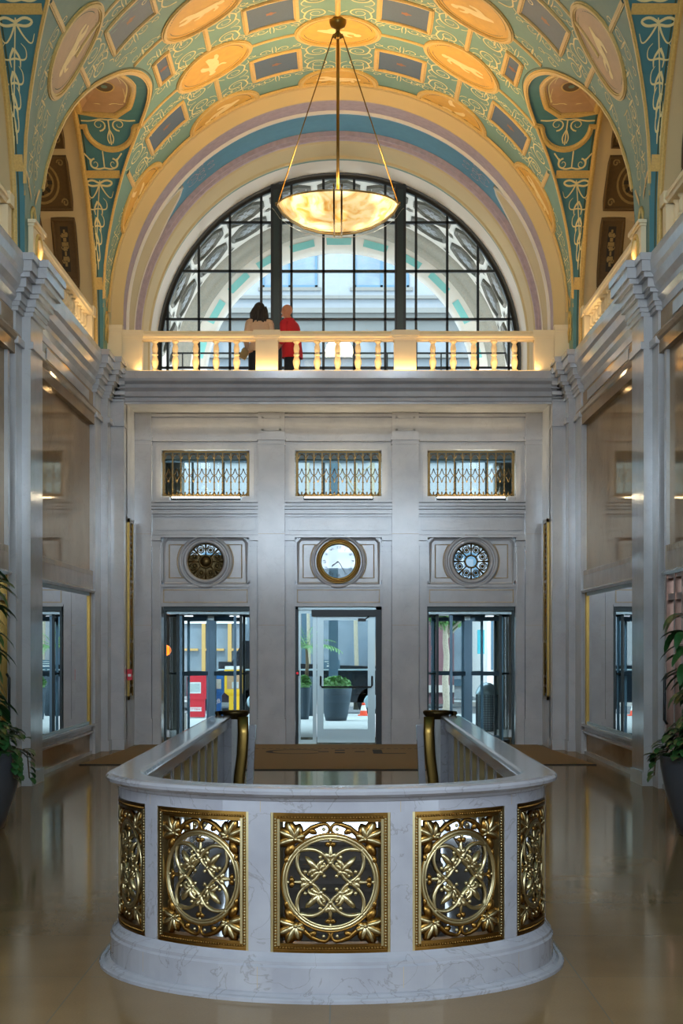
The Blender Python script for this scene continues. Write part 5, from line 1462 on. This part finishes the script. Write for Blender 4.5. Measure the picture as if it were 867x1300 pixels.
    for s_ in (-1, 1): e.ell(Pf(s_*.032, .088, .008), .011, .006, .007, 'ivory', 8, 6); e.ell(Pf(s_*.032, .094, .008), .005, .003, .005, 'black', 8, 6)
    e.build('eyes', p)
    if kind == 'f':
        h = MB(); rnd = random.Random(3); Fz = Vector(hc)
        h.ell(Fz+Vector((0, -.025, .03)), .095, .110, .10, 'hair'); h.ell(Fz+Vector((0, -.06, -.12)), .098, .065, .17, 'hair')
        for k_ in range(90):
            a = rnd.uniform(PI*.98, PI*2.02); r_ = rnd.uniform(.06, .10)
            b0_ = Fz+Vector((r_*math.cos(a), -.025+r_*math.sin(a), rnd.uniform(-.02, .055)))
            L_ = rnd.uniform(.27, .36); pts = []
            for i in range(8):
                q = i/7; pts.append(b0_+Vector((math.cos(a)*(.045*math.sin(PI*q*.9))+.012*math.sin(9*q+k_), math.sin(a)*.035*math.sin(PI*q)+.012*math.cos(8*q+k_), -L_*q)))
            h.tube(pts, [.014, .018, .019, .018, .017, .015, .011, .004], 'hair', n=6)
        h.build('hair', p)
        bgm = MB(); a2 = arms[0][2]; bgm.box(a2.x-.10, a2.x+.06, a2.y-.04, a2.y+.02, a2.z-.16, a2.z+.02, 'cofferfig'); bgm.tube([(a2.x-.08, a2.y, a2.z+.02), (a2.x-.02, a2.y, a2.z+.1), (a2.x+.04, a2.y, a2.z+.02)], .008, 'cofferdk', n=6)
    else:
        a1, a2 = arms[0][1], arms[0][2]; w_ = a1+(a2-a1)*.93; d = (a2-a1).normalized(); wb = MB()
        sdv = d.cross(Vector((1, 0, 0))).normalized(); up = sdv.cross(d)
        wb.tube([w_+(sdv*math.cos(2*PI*i/16)+up*math.sin(2*PI*i/16))*.032 for i in range(16)], .011, 'alum', n=6, closed=True, ref=d); wb.build('wristwatch', p)
    return p, arms
person('f', -1.32, 29.0, 5.60, 0.15, 'woman with dark wavy hair and beige cardigan standing at the gallery window')
bag = empty('clutch_bag', (-1.585, 29.12, 6.50)); tag(bag, 'small dark olive clutch held by the woman in beige', 'bag')
m_ = MB(); m_.obox((0, 0, 0), .13, .05, .17, Matrix.Rotation(.5, 3, 'Y'), 'cofferfig'); m_.build('body', bag)
m_ = MB(); m_.tube([(-.04, 0, .07), (-.0, 0, .11), (.05, 0, .06)], .008, 'cofferdk', n=6); m_.build('wrist_strap', bag)
person('m', -.775, 29.15, 5.60, PI/2-.5, 'bald man in a red polo shirt looking down beside the gallery window')

# ---------------------------------------------------------------- outdoors: porch, street, building
e = MB()
e.box(-3.9, -3.45, YB+.4, 33.9, 0, 5.4, 'stone_dk'); e.box(3.45, 3.9, YB+.4, 33.9, 0, 5.4, 'stone_dk')
e.box(-4.2, 4.2, 31.2, 34.0, 5.2, 5.55, 'facaded')
e.box(-4, -3.2, 31.0, 31.2, 5.4, 10.7, 'facaded'); e.box(4, 3.2, 31.0, 31.2, 5.4, 10.7, 'facaded')
struct(e.build('wall_porch'))
for sd in (-1, 1):
    m_ = MB(); m_.box(sd*3.02, sd*3.4, 33.3, 33.9, 0, 5.2, 'granite'); m_.box(sd*2.98, sd*3.45, 33.25, 33.95, 0, .3, 'granite')
    tag(m_.build('granite_pillar'), 'speckled granite pillar seen through the %s revolving door' % ('left' if sd < 0 else 'right'), 'pillar', 'porch pillars')
# coffered exterior arch
ex = MB(); 
arch(ex, [(3.22, 31.0), (3.24, 31.02), (3.24, 33.6)], 'white', 5.5)
arch(ex, [(3.24, 33.6), (3.12, 33.62), (3.12, 33.72), (3.04, 33.74)], 'granite', 5.5)
arch(ex, [(3.04, 33.74), (2.93, 33.78), (2.93, 33.86)], 'granite', 5.5)
arch(ex, [(2.93, 33.86), (2.62, 33.87), (2.62, 34.3)], 'white', 5.5)
# outer wall above the arch
n = 48; ring = [(2.62*math.sin(-PI/2+PI*i/n), 34.3, ZC+2.62*math.cos(-PI/2+PI*i/n)) for i in range(n+1)]
out = [(4.2*max(-1, min(1, 1.5*math.sin(-PI/2+PI*i/n))), 34.3, ZC+4.0*min(1, 1.5*math.cos(-PI/2+PI*i/n))) for i in range(n+1)]
ex.add(ring+out, [(i, i+1, n+1+i+1, n+1+i) for i in range(n)], 'facade')
exo = struct(ex.build('wall_exterior_arch'))
for i in range(11):
    t = -80+16*i
    for Yc in (31.62, 32.75):
        c = MB(); fE = lambda u, v, h: ((3.24-h)*math.sin(u/3.24), v, ZC+(3.24-h)*math.cos(u/3.24))
        uc = 3.24*t*D2R; oc_ = [(uc+.38*math.cos(a), Yc+.42*math.sin(a)) for a in [PI/8+PI/4*j for j in range(8)]]
        moulding(c, oc_, .09, fE, 'extco', .05, closed=True)
        oc2 = [(uc+.17*math.cos(a), Yc+.17*math.sin(a)) for a in [2*PI*j/12 for j in range(12)]]
        c.add([fE(*p, .01) for p in [(uc+.32*math.cos(PI/8+PI/4*j), Yc+.36*math.sin(PI/8+PI/4*j)) for j in range(8)]], [tuple(range(8))], 'extco')
        for j in range(8):
            a = PI/4*j; ribbon(c, [(uc+.03*math.cos(a), Yc+.03*math.sin(a)), (uc+.2*math.cos(a), Yc+.2*math.sin(a))], .07, fE, 'facade', .035)
        c.build('exterior_coffer', exo)
    for Yc in (32.18, 33.35):
        c = MB(); uc = 3.24*(t+8)*D2R; c.add([fE(uc+p, Yc+q, .02) for p, q in ((-.09, 0), (0, -.09), (.09, 0), (0, .09))], [(0, 1, 2, 3)], 'extco'); c.build('diamond_inlay', exo)
for i in range(11):
    t = -75+15*i; c = MB(); fE2 = lambda u, v, h: (v*math.sin(u), 33.80-.0, ZC+v*math.cos(u)) if False else (((v))*math.sin(u), 33.815, ZC+(v)*math.cos(u))
    a0, a1 = (t-5)*D2R, (t+5)*D2R
    c.add([(q_*math.sin(a), 33.855, ZC+q_*math.cos(a)) for a, q_ in ((a0, 2.70), (a1, 2.70), (a1, 2.84), (a0, 2.84))], [(0, 1, 2, 3)], 'cyan'); c.build('cyan_inlay', exo)

gr = MB(); gr.box(-16, 16, 30.4, 41.2, -.1, -.01, 'side'); gr.box(-30, 30, 41.2, 50, -.25, -.14, 'road'); gr.box(-30, 30, 50, 60, -.2, -.02, 'side')
struct(gr.build('floor_street'))
bd = empty('street_building', (0, 52, 0)); tag(bd, 'pale limestone office building across the street with dentil cornice', 'building')
m_ = MB(); m_.box(-18, 18, 0, 1, 0, 24, 'facade'); m_.build('wall', bd)
m_ = MB()
for z0, z1, o_ in ((11.5, 11.65, .5), (11.35, 11.5, .35), (11.0, 11.35, .15), (10.2, 10.35, .3), (5.2, 5.4, .3), (12.0, 12.1, .1), (9.6, 9.7, .12)): m_.box(-18, 18, -o_, 0, z0, z1, 'facaded')
for k_ in range(-40, 41):
    if k_ % 6 not in (0, 1): m_.box(k_*.42, k_*.42+.17, -.32, 0, 10.75, 11.0, 'facaded')
m_.build('cornice', bd)
wins = []
for r0, z0, h_ in ((0, 12.35, 1.3), (1, 14.6, 1.6), (2, 7.2, 1.9), (4, 4.2-1.9, 2.3)):
    for k_ in range(-5, 6):
        if r0 == 4: continue
        wins.append((k_*2.75+1.25-1.37 if r0 == 2 else k_*2.75+1.25, z0, 1.65, h_))
for (x, z, w_, h_) in wins:
    m_ = MB(); m_.box(x-w_/2-.12, x+w_/2+.12, -.06, 0, z-.1, z, 'facaded'); m_.box(x-w_/2, x-w_/2+.07, -.05, .02, z, z+h_, 'steelb'); m_.box(x+w_/2-.07, x+w_/2, -.05, .02, z, z+h_, 'steelb'); m_.box(x-w_/2, x+w_/2, -.05, .02, z+h_-.07, z+h_, 'steelb'); m_.box(x-.04, x+.04, -.05, .02, z, z+h_, 'steelb'); m_.box(x-w_/2, x+w_/2, -.05, .02, z, z+.06, 'steelb')
    wo = m_.build('window', bd); m_ = MB(); m_.box(x-w_/2, x+w_/2, -.02, 0, z, z+h_, 'cwin'); m_.build('window_glass', wo)
for k_ in range(-5, 6):
    x = k_*3.0; m_ = MB(); m_.box(x-1.15, x+1.15, -.08, 0, .4, 4.4, 'steelb'); so = m_.build('shopfront', bd); m_ = MB(); m_.box(x-1.0, x+1.0, -.1, -.08, .6, 4.2, 'cwin'); m_.build('shop_glass', so)

def at(px, py, Y): return ((px-433.5)/2200*Y+.05, Y, 1.6-(py-820)/2200*Y)
def newsbox(name, px0, px1, Y, mat, label, kind):
    x = ((px0+px1)/2-433.5)/2200*Y+.05; w = (px1-px0)/2200*Y
    o = empty(name, (x, Y, -.01)); tag(o, label, 'newspaper box', 'newspaper boxes')
    if kind == 'red':
        m_ = MB(); m_.box(-w/2, w/2, 0, .4, .42, .98, mat); m_.box(-w/2+.03, w/2-.03, .03, .38, .02, .42, mat); m_.box(-w/2, w/2, -.01, .42, .98, 1.0, 'ivory'); m_.build('cabinet', o)
        m_ = MB(); m_.box(-w*.38, w*.25, -.012, 0, .55, .80, 'ivory'); m_.build('door_frame', o); m_ = MB(); m_.box(-w*.33, w*.20, -.018, -.012, .58, .77, 'paper'); m_.build('display_window', o)
        m_ = MB(); m_.box(-w*.38, w*.28, .016, .03, .15, .24, 'ivory'); sg_ = m_.build('sign_plate', o)
        text_part('CITYBEAT', .065, 'red', (-.02, .014, .195), (PI/2, 0, 0), o)
    else:
        hz = 1.08 if kind == 'yellow' else .98
        m_ = MB(); m_.box(-w/2, w/2, 0, .36, .56, hz, mat)
        m_.add([(-w/2, 0, .56), (w/2, 0, .56), (w/2, .36, .56), (-w/2, .36, .56), (-w*.27, .06, .48), (w*.27, .06, .48), (w*.27, .3, .48), (-w*.27, .3, .48)], [(0, 1, 5, 4), (1, 2, 6, 5), (2, 3, 7, 6), (3, 0, 4, 7)], mat)
        m_.build('cabinet', o); m_ = MB(); m_.box(-w*.27, w*.27, .06, .3, .06, .49, mat); m_.box(-w*.4, w*.4, .0, .36, 0, .06, mat); m_.build('pedestal', o)
        if kind == 'yellow':
            m_ = MB(); m_.box(-w*.47, w*.47, -.01, .37, hz, hz+.07, 'ivory'); m_.build('lid', o)
        m_ = MB(); m_.box(-w*.36, w*.3, -.01, 0, .64, hz-.12, 'tan' if kind == 'yellow' else 'paper'); m_.box(-w*.1, w*.25, -.014, -.01, .66, .80, 'paper'); m_.build('display_window', o)
        if kind == 'yellow':
            for j, c_ in enumerate('FREE'): text_part(c_, .07, 'black', (0, .058, .40-.075*j), (PI/2, 0, 0), o)
        else: text_part('gB', .13, 'ivory', (.0, .058, .36), (PI/2, 0, 0), o)
newsbox('newspaper_box', 237.5, 261, 38.7, 'red', 'red metal newspaper box with white label on the sidewalk', 'red')
newsbox('newspaper_box', 268, 284, 39.2, 'bluep', 'blue newspaper box on a pedestal between the red and yellow ones', 'blue')
newsbox('newspaper_box', 285, 309, 39.0, 'yellow', 'yellow plastic newspaper box with white lid and FREE down its pedestal', 'yellow')

def planter(px0, px1, Y, label, seed, ht=.95):
    rnd = random.Random(seed); x = ((px0+px1)/2-433.5)/2200*Y+.05; w = (px1-px0)/2200*Y
    o = empty('street_planter', (x, Y, -.01)); tag(o, label, 'planter', 'street planters')
    m_ = MB(); m_.lathe([(w*.32, 0), (w*.36, .1), (w*.46, .5), (w*.5, ht*.72), (w*.48, ht*.74), (w*.44, ht*.70), (0, ht*.70)], 'potdk', n=32); m_.build('pot', o)
    m_ = MB(); m_.ell((0, 0, ht*.78), w*.42, w*.42, .17, 'leafl', 20, 10)
    for k_ in range(500):
        a = rnd.uniform(0, 2*PI); ph = rnd.uniform(0, PI/2); p = (w*.44*math.cos(a)*math.cos(ph), w*.44*math.sin(a)*math.cos(ph), ht*.78+.18*math.sin(ph)); leaf_blade(m_, p, (rnd.uniform(-1, 1), rnd.uniform(-1, 1), rnd.uniform(0, 1)), .07, .03, .5, 'leafl', 3)
    m_.build('foliage', o)
planter(406, 447, 37.4, 'broad charcoal planter with clipped green hedge behind the centre door glass', 1)
planter(377, 395, 38.0, 'charcoal planter seen through the narrow sidelight of the centre door', 2)
x, y, z = at(461.5, 908, 40); cn = empty('traffic_cone', (x, y, -.01)); tag(cn, 'small orange traffic cone on the sidewalk behind the door glass', 'traffic cone')
m_ = MB(); m_.lathe([(.09, .02), (.075, .12)], 'conecol', n=20, cap=False); m_.lathe([(.045, .24), (.03, .30), (0, .30)], 'conecol', n=20); m_.build('cone_body', cn)
m_ = MB(); m_.lathe([(.075, .12), (.045, .24)], 'ivory', n=20, cap=False); m_.build('reflective_collar', cn); m_ = MB(); m_.box(-.13, .13, -.13, .13, 0, .025, 'conecol'); m_.build('base', cn)

# black pickup
tk = empty('pickup_truck', (-.6, 43, -.15)); tag(tk, 'black pickup truck parked at the kerb behind the planters', 'truck')
m_ = MB()
body = [(-2.4, .35), (2.3, .35), (2.3, 1.22), (.2, 1.28), (-.2, 1.30), (-2.4, 1.36)]
m_.add([(x, 0, z) for x, z in body]+[(x, 1.7, z) for x, z in body], [tuple(range(6)), tuple(range(11, 5, -1))]+[(i, (i+1) % 6, 6+(i+1) % 6, 6+i) for i in range(6)], 'carbk'); m_.box(-2.4, 2.32, -.03, 0, 1.14, 1.18, 'alum'); m_.build('body', tk)
m_ = MB(); cab = [(-2.1, 1.3), (-.5, 1.3), (-.75, 1.85), (-1.8, 1.88)]
m_.add([(x, .1, z) for x, z in cab]+[(x, 1.6, z) for x, z in cab], [(0, 1, 2, 3), (7, 6, 5, 4), (0, 4, 5, 1), (1, 5, 6, 2), (2, 6, 7, 3), (3, 7, 4, 0)], 'carbk'); m_.build('cab', tk)
for x in (-1.5, 1.4):
    m_ = MB(); m_.lathe([(0, -.05), (.2, -.05), (.2, 0), (.36, 0), (.36, .22), (0, .22)], 'tyre', (x, 0, .36), 24, axis='y'); wo = m_.build('wheel', tk); m_ = MB(); m_.lathe([(0, -.06), (.17, -.055), (.2, -.05)], 'alum', (x, -.005, .36), 16, axis='y'); m_.build('hubcap', wo)
m_ = MB(); m_.box(.55, .62, -.04, 0, .6, .66, 'redlamp'); m_.build('marker_lamp', tk)
# dark street sign above the truck
x, y, z = at(420, 843, 42); sn = empty('street_sign', (x, 42.2, -.1)); tag(sn, 'small dark rectangular notice with white lines above the black truck', 'sign')
m_ = MB(); m_.box(-.22, .22, 0, .02, 1.15, 1.36, 'steelb'); m_.box(-.1, .1, -.003, 0, 1.2, 1.22, 'ivory'); m_.box(-.16, .16, -.003, 0, 1.31, 1.325, 'paper'); m_.box(-.09, .09, -.003, 0, 1.26, 1.275, 'paper'); m_.build('board', sn); m_ = MB(); m_.box(-.02, .02, .02, .05, 0, 1.2, 'steelb'); m_.build('post', sn)
# trolley bus on the left and transit bus on the right
tb = empty('trolley_bus', (-5.6, 46.5, -.15)); tag(tb, 'cream trolley bus with tan window frames in the street beyond the left door', 'bus')
m_ = MB(); m_.box(-3, 3, 0, 2.2, .4, 1.0, 'carbk'); m_.box(-3, 3, .0, 2.2, 2.35, 2.9, 'ivory'); m_.box(-3, 3, .1, 2.1, 1.0, 2.35, 'cwin'); m_.build('body', tb)
for k_ in range(9):
    m_ = MB(); x = -3+.7*k_; m_.box(x, x+.1, -.02, .1, 1.0, 2.35, 'tanframe'); m_.box(x+.1, x+.6, -.02, .08, 1.62, 1.68, 'tanframe'); m_.box(x+.1, x+.6, -.02, .08, .98, 1.05, 'tanframe'); m_.build('window_frame', tb)
for x in (-2, 2): m_ = MB(); m_.lathe([(0, -.02), (.45, -.02), (.45, .25), (0, .25)], 'tyre', (x, 0, .45), 24, axis='y'); m_.build('wheel', tb)
cb = empty('transit_bus', (4.95, 43.5, -.15)); tag(cb, 'white and aqua transit bus front with large mirror beyond the right door', 'bus')
m_ = MB(); m_.box(-1.25, 1.25, 0, 5.5, .35, 3.0, 'ivory'); m_.box(-1.26, 1.26, -.01, 3, 2.55, 2.85, 'aqua'); m_.build('body', cb)
m_ = MB(); m_.box(-1.15, 1.15, -.03, 0, 1.15, 2.45, 'steelb'); m_.build('windscreen', cb); m_ = MB(); m_.bar((-.9, -.05, 1.1), (-.75, -.05, 2.2), .05, .02, 'ivory'); m_.build('wiper', cb)
m_ = MB(); m_.tube([(-1.25, -.05, 2.6), (-1.4, -.3, 2.5), (-1.42, -.35, 2.1)], .03, 'black', n=6); m_.box(-1.52, -1.35, -.42, -.3, 1.55, 2.15, 'aqua'); m_.build('side_mirror', cb)
for x in (-1.1, 1.1): m_ = MB(); m_.lathe([(0, 0), (.45, 0), (.45, .3), (0, .3)], 'tyre', (x-.15, 1.6, .45), 24, axis='x'); m_.build('wheel', cb)
m_ = MB(); m_.lathe([(0, -.03), (.09, -.02), (.09, 0)], 'amber', (-.95, 0, .95), 12, axis='y'); m_.build('indicator_lamp', cb)
# granite building with shop front at far right of street
# litter bin
x, y, z = at(619, 925, 32.6); bn = empty('litter_bin', (x, 32.8, 0)); tag(bn, 'grey mesh litter bin with domed lid outside the right revolving door', 'litter bin')
m_ = MB(); m_.lathe([(.17, .0), (.2, .02), (.2, .68)], 'alum', n=24, cap=False)
for k_ in range(24):
    a = 2*PI*k_/24; m_.box(.205*math.cos(a)-.006, .205*math.cos(a)+.006, .205*math.sin(a)-.006, .205*math.sin(a)+.006, .02, .68, 'pot')
for z in [.05+.045*i for i in range(14)]: m_.tube([(.207*math.cos(2*PI*i/24), .207*math.sin(2*PI*i/24), z) for i in range(24)], .005, 'pot', n=4, closed=True, ref=(0, 0, 1))
m_.build('mesh_body', bn)
m_ = MB(); m_.lathe([(.21, .68), (.22, .70), (.2, .76), (.15, .85), (.07, .9), (0, .91)], 'alum', n=24); m_.build('dome_lid', bn)

def tree(px, Y, h_, label, crown, seed, r=.13):
    rnd = random.Random(seed); x = (px-433.5)/2200*Y+.05
    o = empty('street_tree', (x, Y, -.05)); tag(o, label, 'tree', 'street trees')
    m_ = MB(); pts = [(.02*math.sin(i*1.7), .02*math.cos(i*1.3), h_*i/8) for i in range(9)]; m_.tube(pts, [r*1.25, r, r*.95, r*.9, r*.88, r*.85, r*.8, r*.75, r*.7], 'bark', n=12)
    for k_ in range(6):
        a = rnd.uniform(0, 2*PI); zz = h_*rnd.uniform(.7, 1); m_.tube([(0, 0, zz), (.6*math.cos(a), .6*math.sin(a), zz+.5), (1.2*math.cos(a), 1.2*math.sin(a), zz+1.2)], [r*.4, r*.3, r*.12], 'bark', n=7)
    m_.build('trunk', o); m_ = MB()
    for k_ in range(900):
        a = rnd.uniform(0, 2*PI); ph = rnd.uniform(-1, 1); rr = crown*rnd.random()**.4; c = (rr*math.cos(a)*math.sqrt(1-ph*ph), rr*math.sin(a)*math.sqrt(1-ph*ph), h_+crown*.55+rr*ph*.8)
        leaf_blade(m_, c, (rnd.uniform(-1, 1), rnd.uniform(-1, 1), rnd.uniform(-.8, .5)), .22, .07, .6, 'leafl', 3)
    m_.build('crown', o)
tree(566, 41, 2.3, 'pale trunked street tree seen through the right revolving door', .62, 11, .085)
tree(452, 44.9, 7.4, 'slim street tree behind the truck seen through the centre door', .6, 12, .06)
tree(474, 48.5, 7.4, 'second slim street tree right of the centre door glass', .6, 13, .06)
tree(392, 46.8, 7.4, 'slim street tree seen through the sidelight of the centre door', .6, 14, .05)
pm_ = empty('palm_plant', ((389-433.5)/2200*40+.05, 40, -.01)); tag(pm_, 'feathery green palm fronds seen through the top of the narrow sidelight', 'palm')
m_ = MB(); m_.lathe([(.2, 0), (.28, .5), (.29, .9), (.0, .86)], 'potdk', n=24); m_.build('tall_pot', pm_)
m_ = MB(); m_.tube([(0, 0, .85), (.02, 0, 1.2), (0, 0, 1.6)], [.05, .04, .03], 'stem', n=8); m_.build('trunk', pm_)
m_ = MB(); rn_ = random.Random(4)
for k_ in range(16):
    a = 2*PI*k_/16+rn_.uniform(-.2, .2); el = rn_.uniform(.3, 1.2); p0 = Vector((0, 0, 1.55)); d_ = Vector((math.cos(a)*math.cos(el), math.sin(a)*math.cos(el), math.sin(el)))
    for j in range(10):
        p1 = p0+d_*.085; d_ = (d_+Vector((0, 0, -.11))).normalized(); m_.bar(p0, p1, .008, .008, 'leafl')
        for q in (-1, 1): leaf_blade(m_, p1, (d_+d_.cross(Vector((0, 0, 1)))*q*1.1), .22*(1-j/14), .012, .7, 'leafl', 3)
        p0 = p1
m_.build('fronds', pm_)
pl = MB(); pl.box(-.11, .11, -.1, .1, 0, 6, 'steelb'); o = pl.build('lamp_post'); o.location = ((424-433.5)/2200*44+.05, 40.9, -.1); tag(o, 'plain blue grey post behind the centre door glass', 'post')
bk = MB(); bk.box(2.2, 3.2, 48.5, 49.5, -.02, 3.6, 'brick'); bk.box(2.2, 3.2, 48.4, 48.5, .3, .5, 'side'); tag(bk.build('brick_pier'), 'purple brown brick wall beyond the tree trunk', 'wall')
ol = empty('orange_lantern', (-3.13, 31.2, 1.52)); tag(ol, 'small glowing orange lamp on the dark porch wall', 'lamp')
m_ = MB(); m_.ell((0, 0, 0), .12, .1, .10, 'amber', 12, 8); m_.build('shade', ol); m_ = MB(); m_.box(-.31, -.08, -.03, .03, -.14, .03, 'black'); m_.build('bracket', ol)

# ---------------------------------------------------------------- lights
def area(name, loc, rot, sx, sy, en, col, spread=None):
    l = bpy.data.lights.new(name, 'AREA'); l.shape = 'RECTANGLE'; l.size = sx; l.size_y = sy; l.energy = en; l.color = col
    if spread: l.spread = spread
    o = bpy.data.objects.new(name, l); C.objects.link(o); o.location = loc; o.rotation_euler = rot; return o
def point(name, loc, en, col, r=.1):
    l = bpy.data.lights.new(name, 'POINT'); l.energy = en; l.color = col; l.shadow_soft_size = r
    o = bpy.data.objects.new(name, l); C.objects.link(o); o.location = loc; return o
COOL = (.72, .85, 1); WARM = (1, .70, .38); AMB = (1, .62, .26)
point('pendant_lamp', (0, 24.0, 7.95), 250, (1, .80, .50), .3)
point('pendant_lamp_near', (0, 9.0, 7.95), 90, (1, .86, .70), .4)
# cove lamps on the cornice ledges
area('cove_front', (0, YA-.20, 5.84), (PI-.15, 0, 0), 6.2, .08, 32, AMB)
def spot(name, loc, aim, en, col, ang, r=.25):
    l = bpy.data.lights.new(name, 'SPOT'); l.energy = en; l.color = col; l.spot_size = ang; l.spot_blend = 1; l.shadow_soft_size = r
    o = bpy.data.objects.new(name, l); C.objects.link(o); o.location = loc; o.rotation_euler = (Vector(aim)-Vector(loc)).to_track_quat('-Z', 'Y').to_euler(); return o
for sd in (-1, 1):
    area('cove_side', (sd*3.62, 23.4, 6.0), (PI, sd*.0, 0), .08, 5.0, 22, WARM)
    area('cove_side_near', (sd*3.62, 16.9, 6.0), (PI, 0, 0), .08, 5.0, 3, WARM)
    point('cove_pedestal', (sd*3.42, YA-.26, 5.93), 5, AMB, .05)
    point('cove_cartouche', (sd*3.40, 20.2, 6.05), 3, AMB, .05)
    point('gallery_lamp', (sd*4.9, 23.4, 7.0), 30, WARM, .2)
    point('gallery_lamp_near', (sd*4.9, 16.9, 7.0), 25, WARM, .2)
    point('display_lamp', (sd*4.3, 23.6, 2.2), 3, (1, .85, .7), .1)
    point('shop_lamp', (sd*4.5, 17.0, 2.2), 10, (1, .75, .55), .1)
    spot('facade_fill_spot', (sd*1.3, 11.5, 8.8), (sd*.9, 28.2, 2.2), 1000, COOL, .75)  # added spot hanging unseen in mid-air, brightens the entrance facade
    area('porch_fill', (sd*2.7, 32.2, 5.62), (PI, sd*-.2, 0), .3, 1.8, 150, (.95, .97, 1))  # added lamp without a known source, brightens the outside coffers
area('soffit_lamp', (0, YA+.22, 5.33), (.9, 0, 0), 6.2, .08, 8, (1, .80, .5))
for x in (-2.162, 0, 2.162): area('strip_uplight', (x, F0-.10, 4.0), (PI+.12, 0, 0), 1.1, .05, 20, (1, .87, .58))
area('gallery_wash', (0, 29.9, 5.7), (PI+.25, 0, 0), 6.0, .15, 42, (1, .86, .66))
area('rear_window_daylight', (0, -.4, 5.15), (PI/2, 0, 0), 6.6, 2.0, 900, (.68, .84, 1))
area('transom_lamp', (0, 28.0, 4.3), (PI*.55, 0, 0), 5, .1, .1, WARM)
point('stair_lamp', (0, 12.5, -2.5), 2, (1, .7, .4), .2)
sun = bpy.data.lights.new('sun', 'SUN'); sun.energy = 2.5; sun.angle = .02; sun.color = (1, .96, .9)
so = bpy.data.objects.new('sun', sun); C.objects.link(so); so.rotation_euler = (-.75+1.5-.05, 0, -.25)
so.rotation_euler = Vector((.25, .75, -1.0)).to_track_quat('-Z', 'Y').to_euler()
W = bpy.data.worlds.new('World'); SC.world = W; W.use_nodes = True
bg = W.node_tree.nodes['Background']; bg.inputs[0].default_value = (.66, .83, 1, 1); bg.inputs[1].default_value = 5.0
# daylight portals in the real openings
def portal(loc, rot, sx, sy):
    l = bpy.data.lights.new('daylight_portal', 'AREA'); l.shape = 'RECTANGLE'; l.size = sx; l.size_y = sy; l.cycles.is_portal = True
    o = bpy.data.objects.new('daylight_portal', l); C.objects.link(o); o.location = loc; o.rotation_euler = rot
portal((0, 34.5, 7.4), (-PI/2, 0, 0), 6, 4.2); portal((0, 34.2, 2.6), (-PI/2, 0, 0), 7, 5.2)

# ---------------------------------------------------------------- camera
cam = bpy.data.cameras.new('camera'); co = bpy.data.objects.new('camera', cam); C.objects.link(co); SC.camera = co
co.location = (.05, 0.02, 1.6); co.rotation_euler = (PI/2, 0, 0)
cam.sensor_fit = 'VERTICAL'; cam.sensor_height = 36; cam.sensor_width = 24; cam.lens = 2200/1300*36; cam.shift_y = 170/1300; cam.clip_start = .05; cam.clip_end = 300
SC.view_settings.view_transform = 'Standard'; SC.view_settings.look = 'None'; SC.view_settings.gamma = 1; SC.view_settings.use_curve_mapping = False
SC.view_settings.exposure = 0
SC.cycles.max_bounces = 8; SC.cycles.diffuse_bounces = 4; SC.cycles.glossy_bounces = 4; SC.cycles.transparent_max_bounces = 12
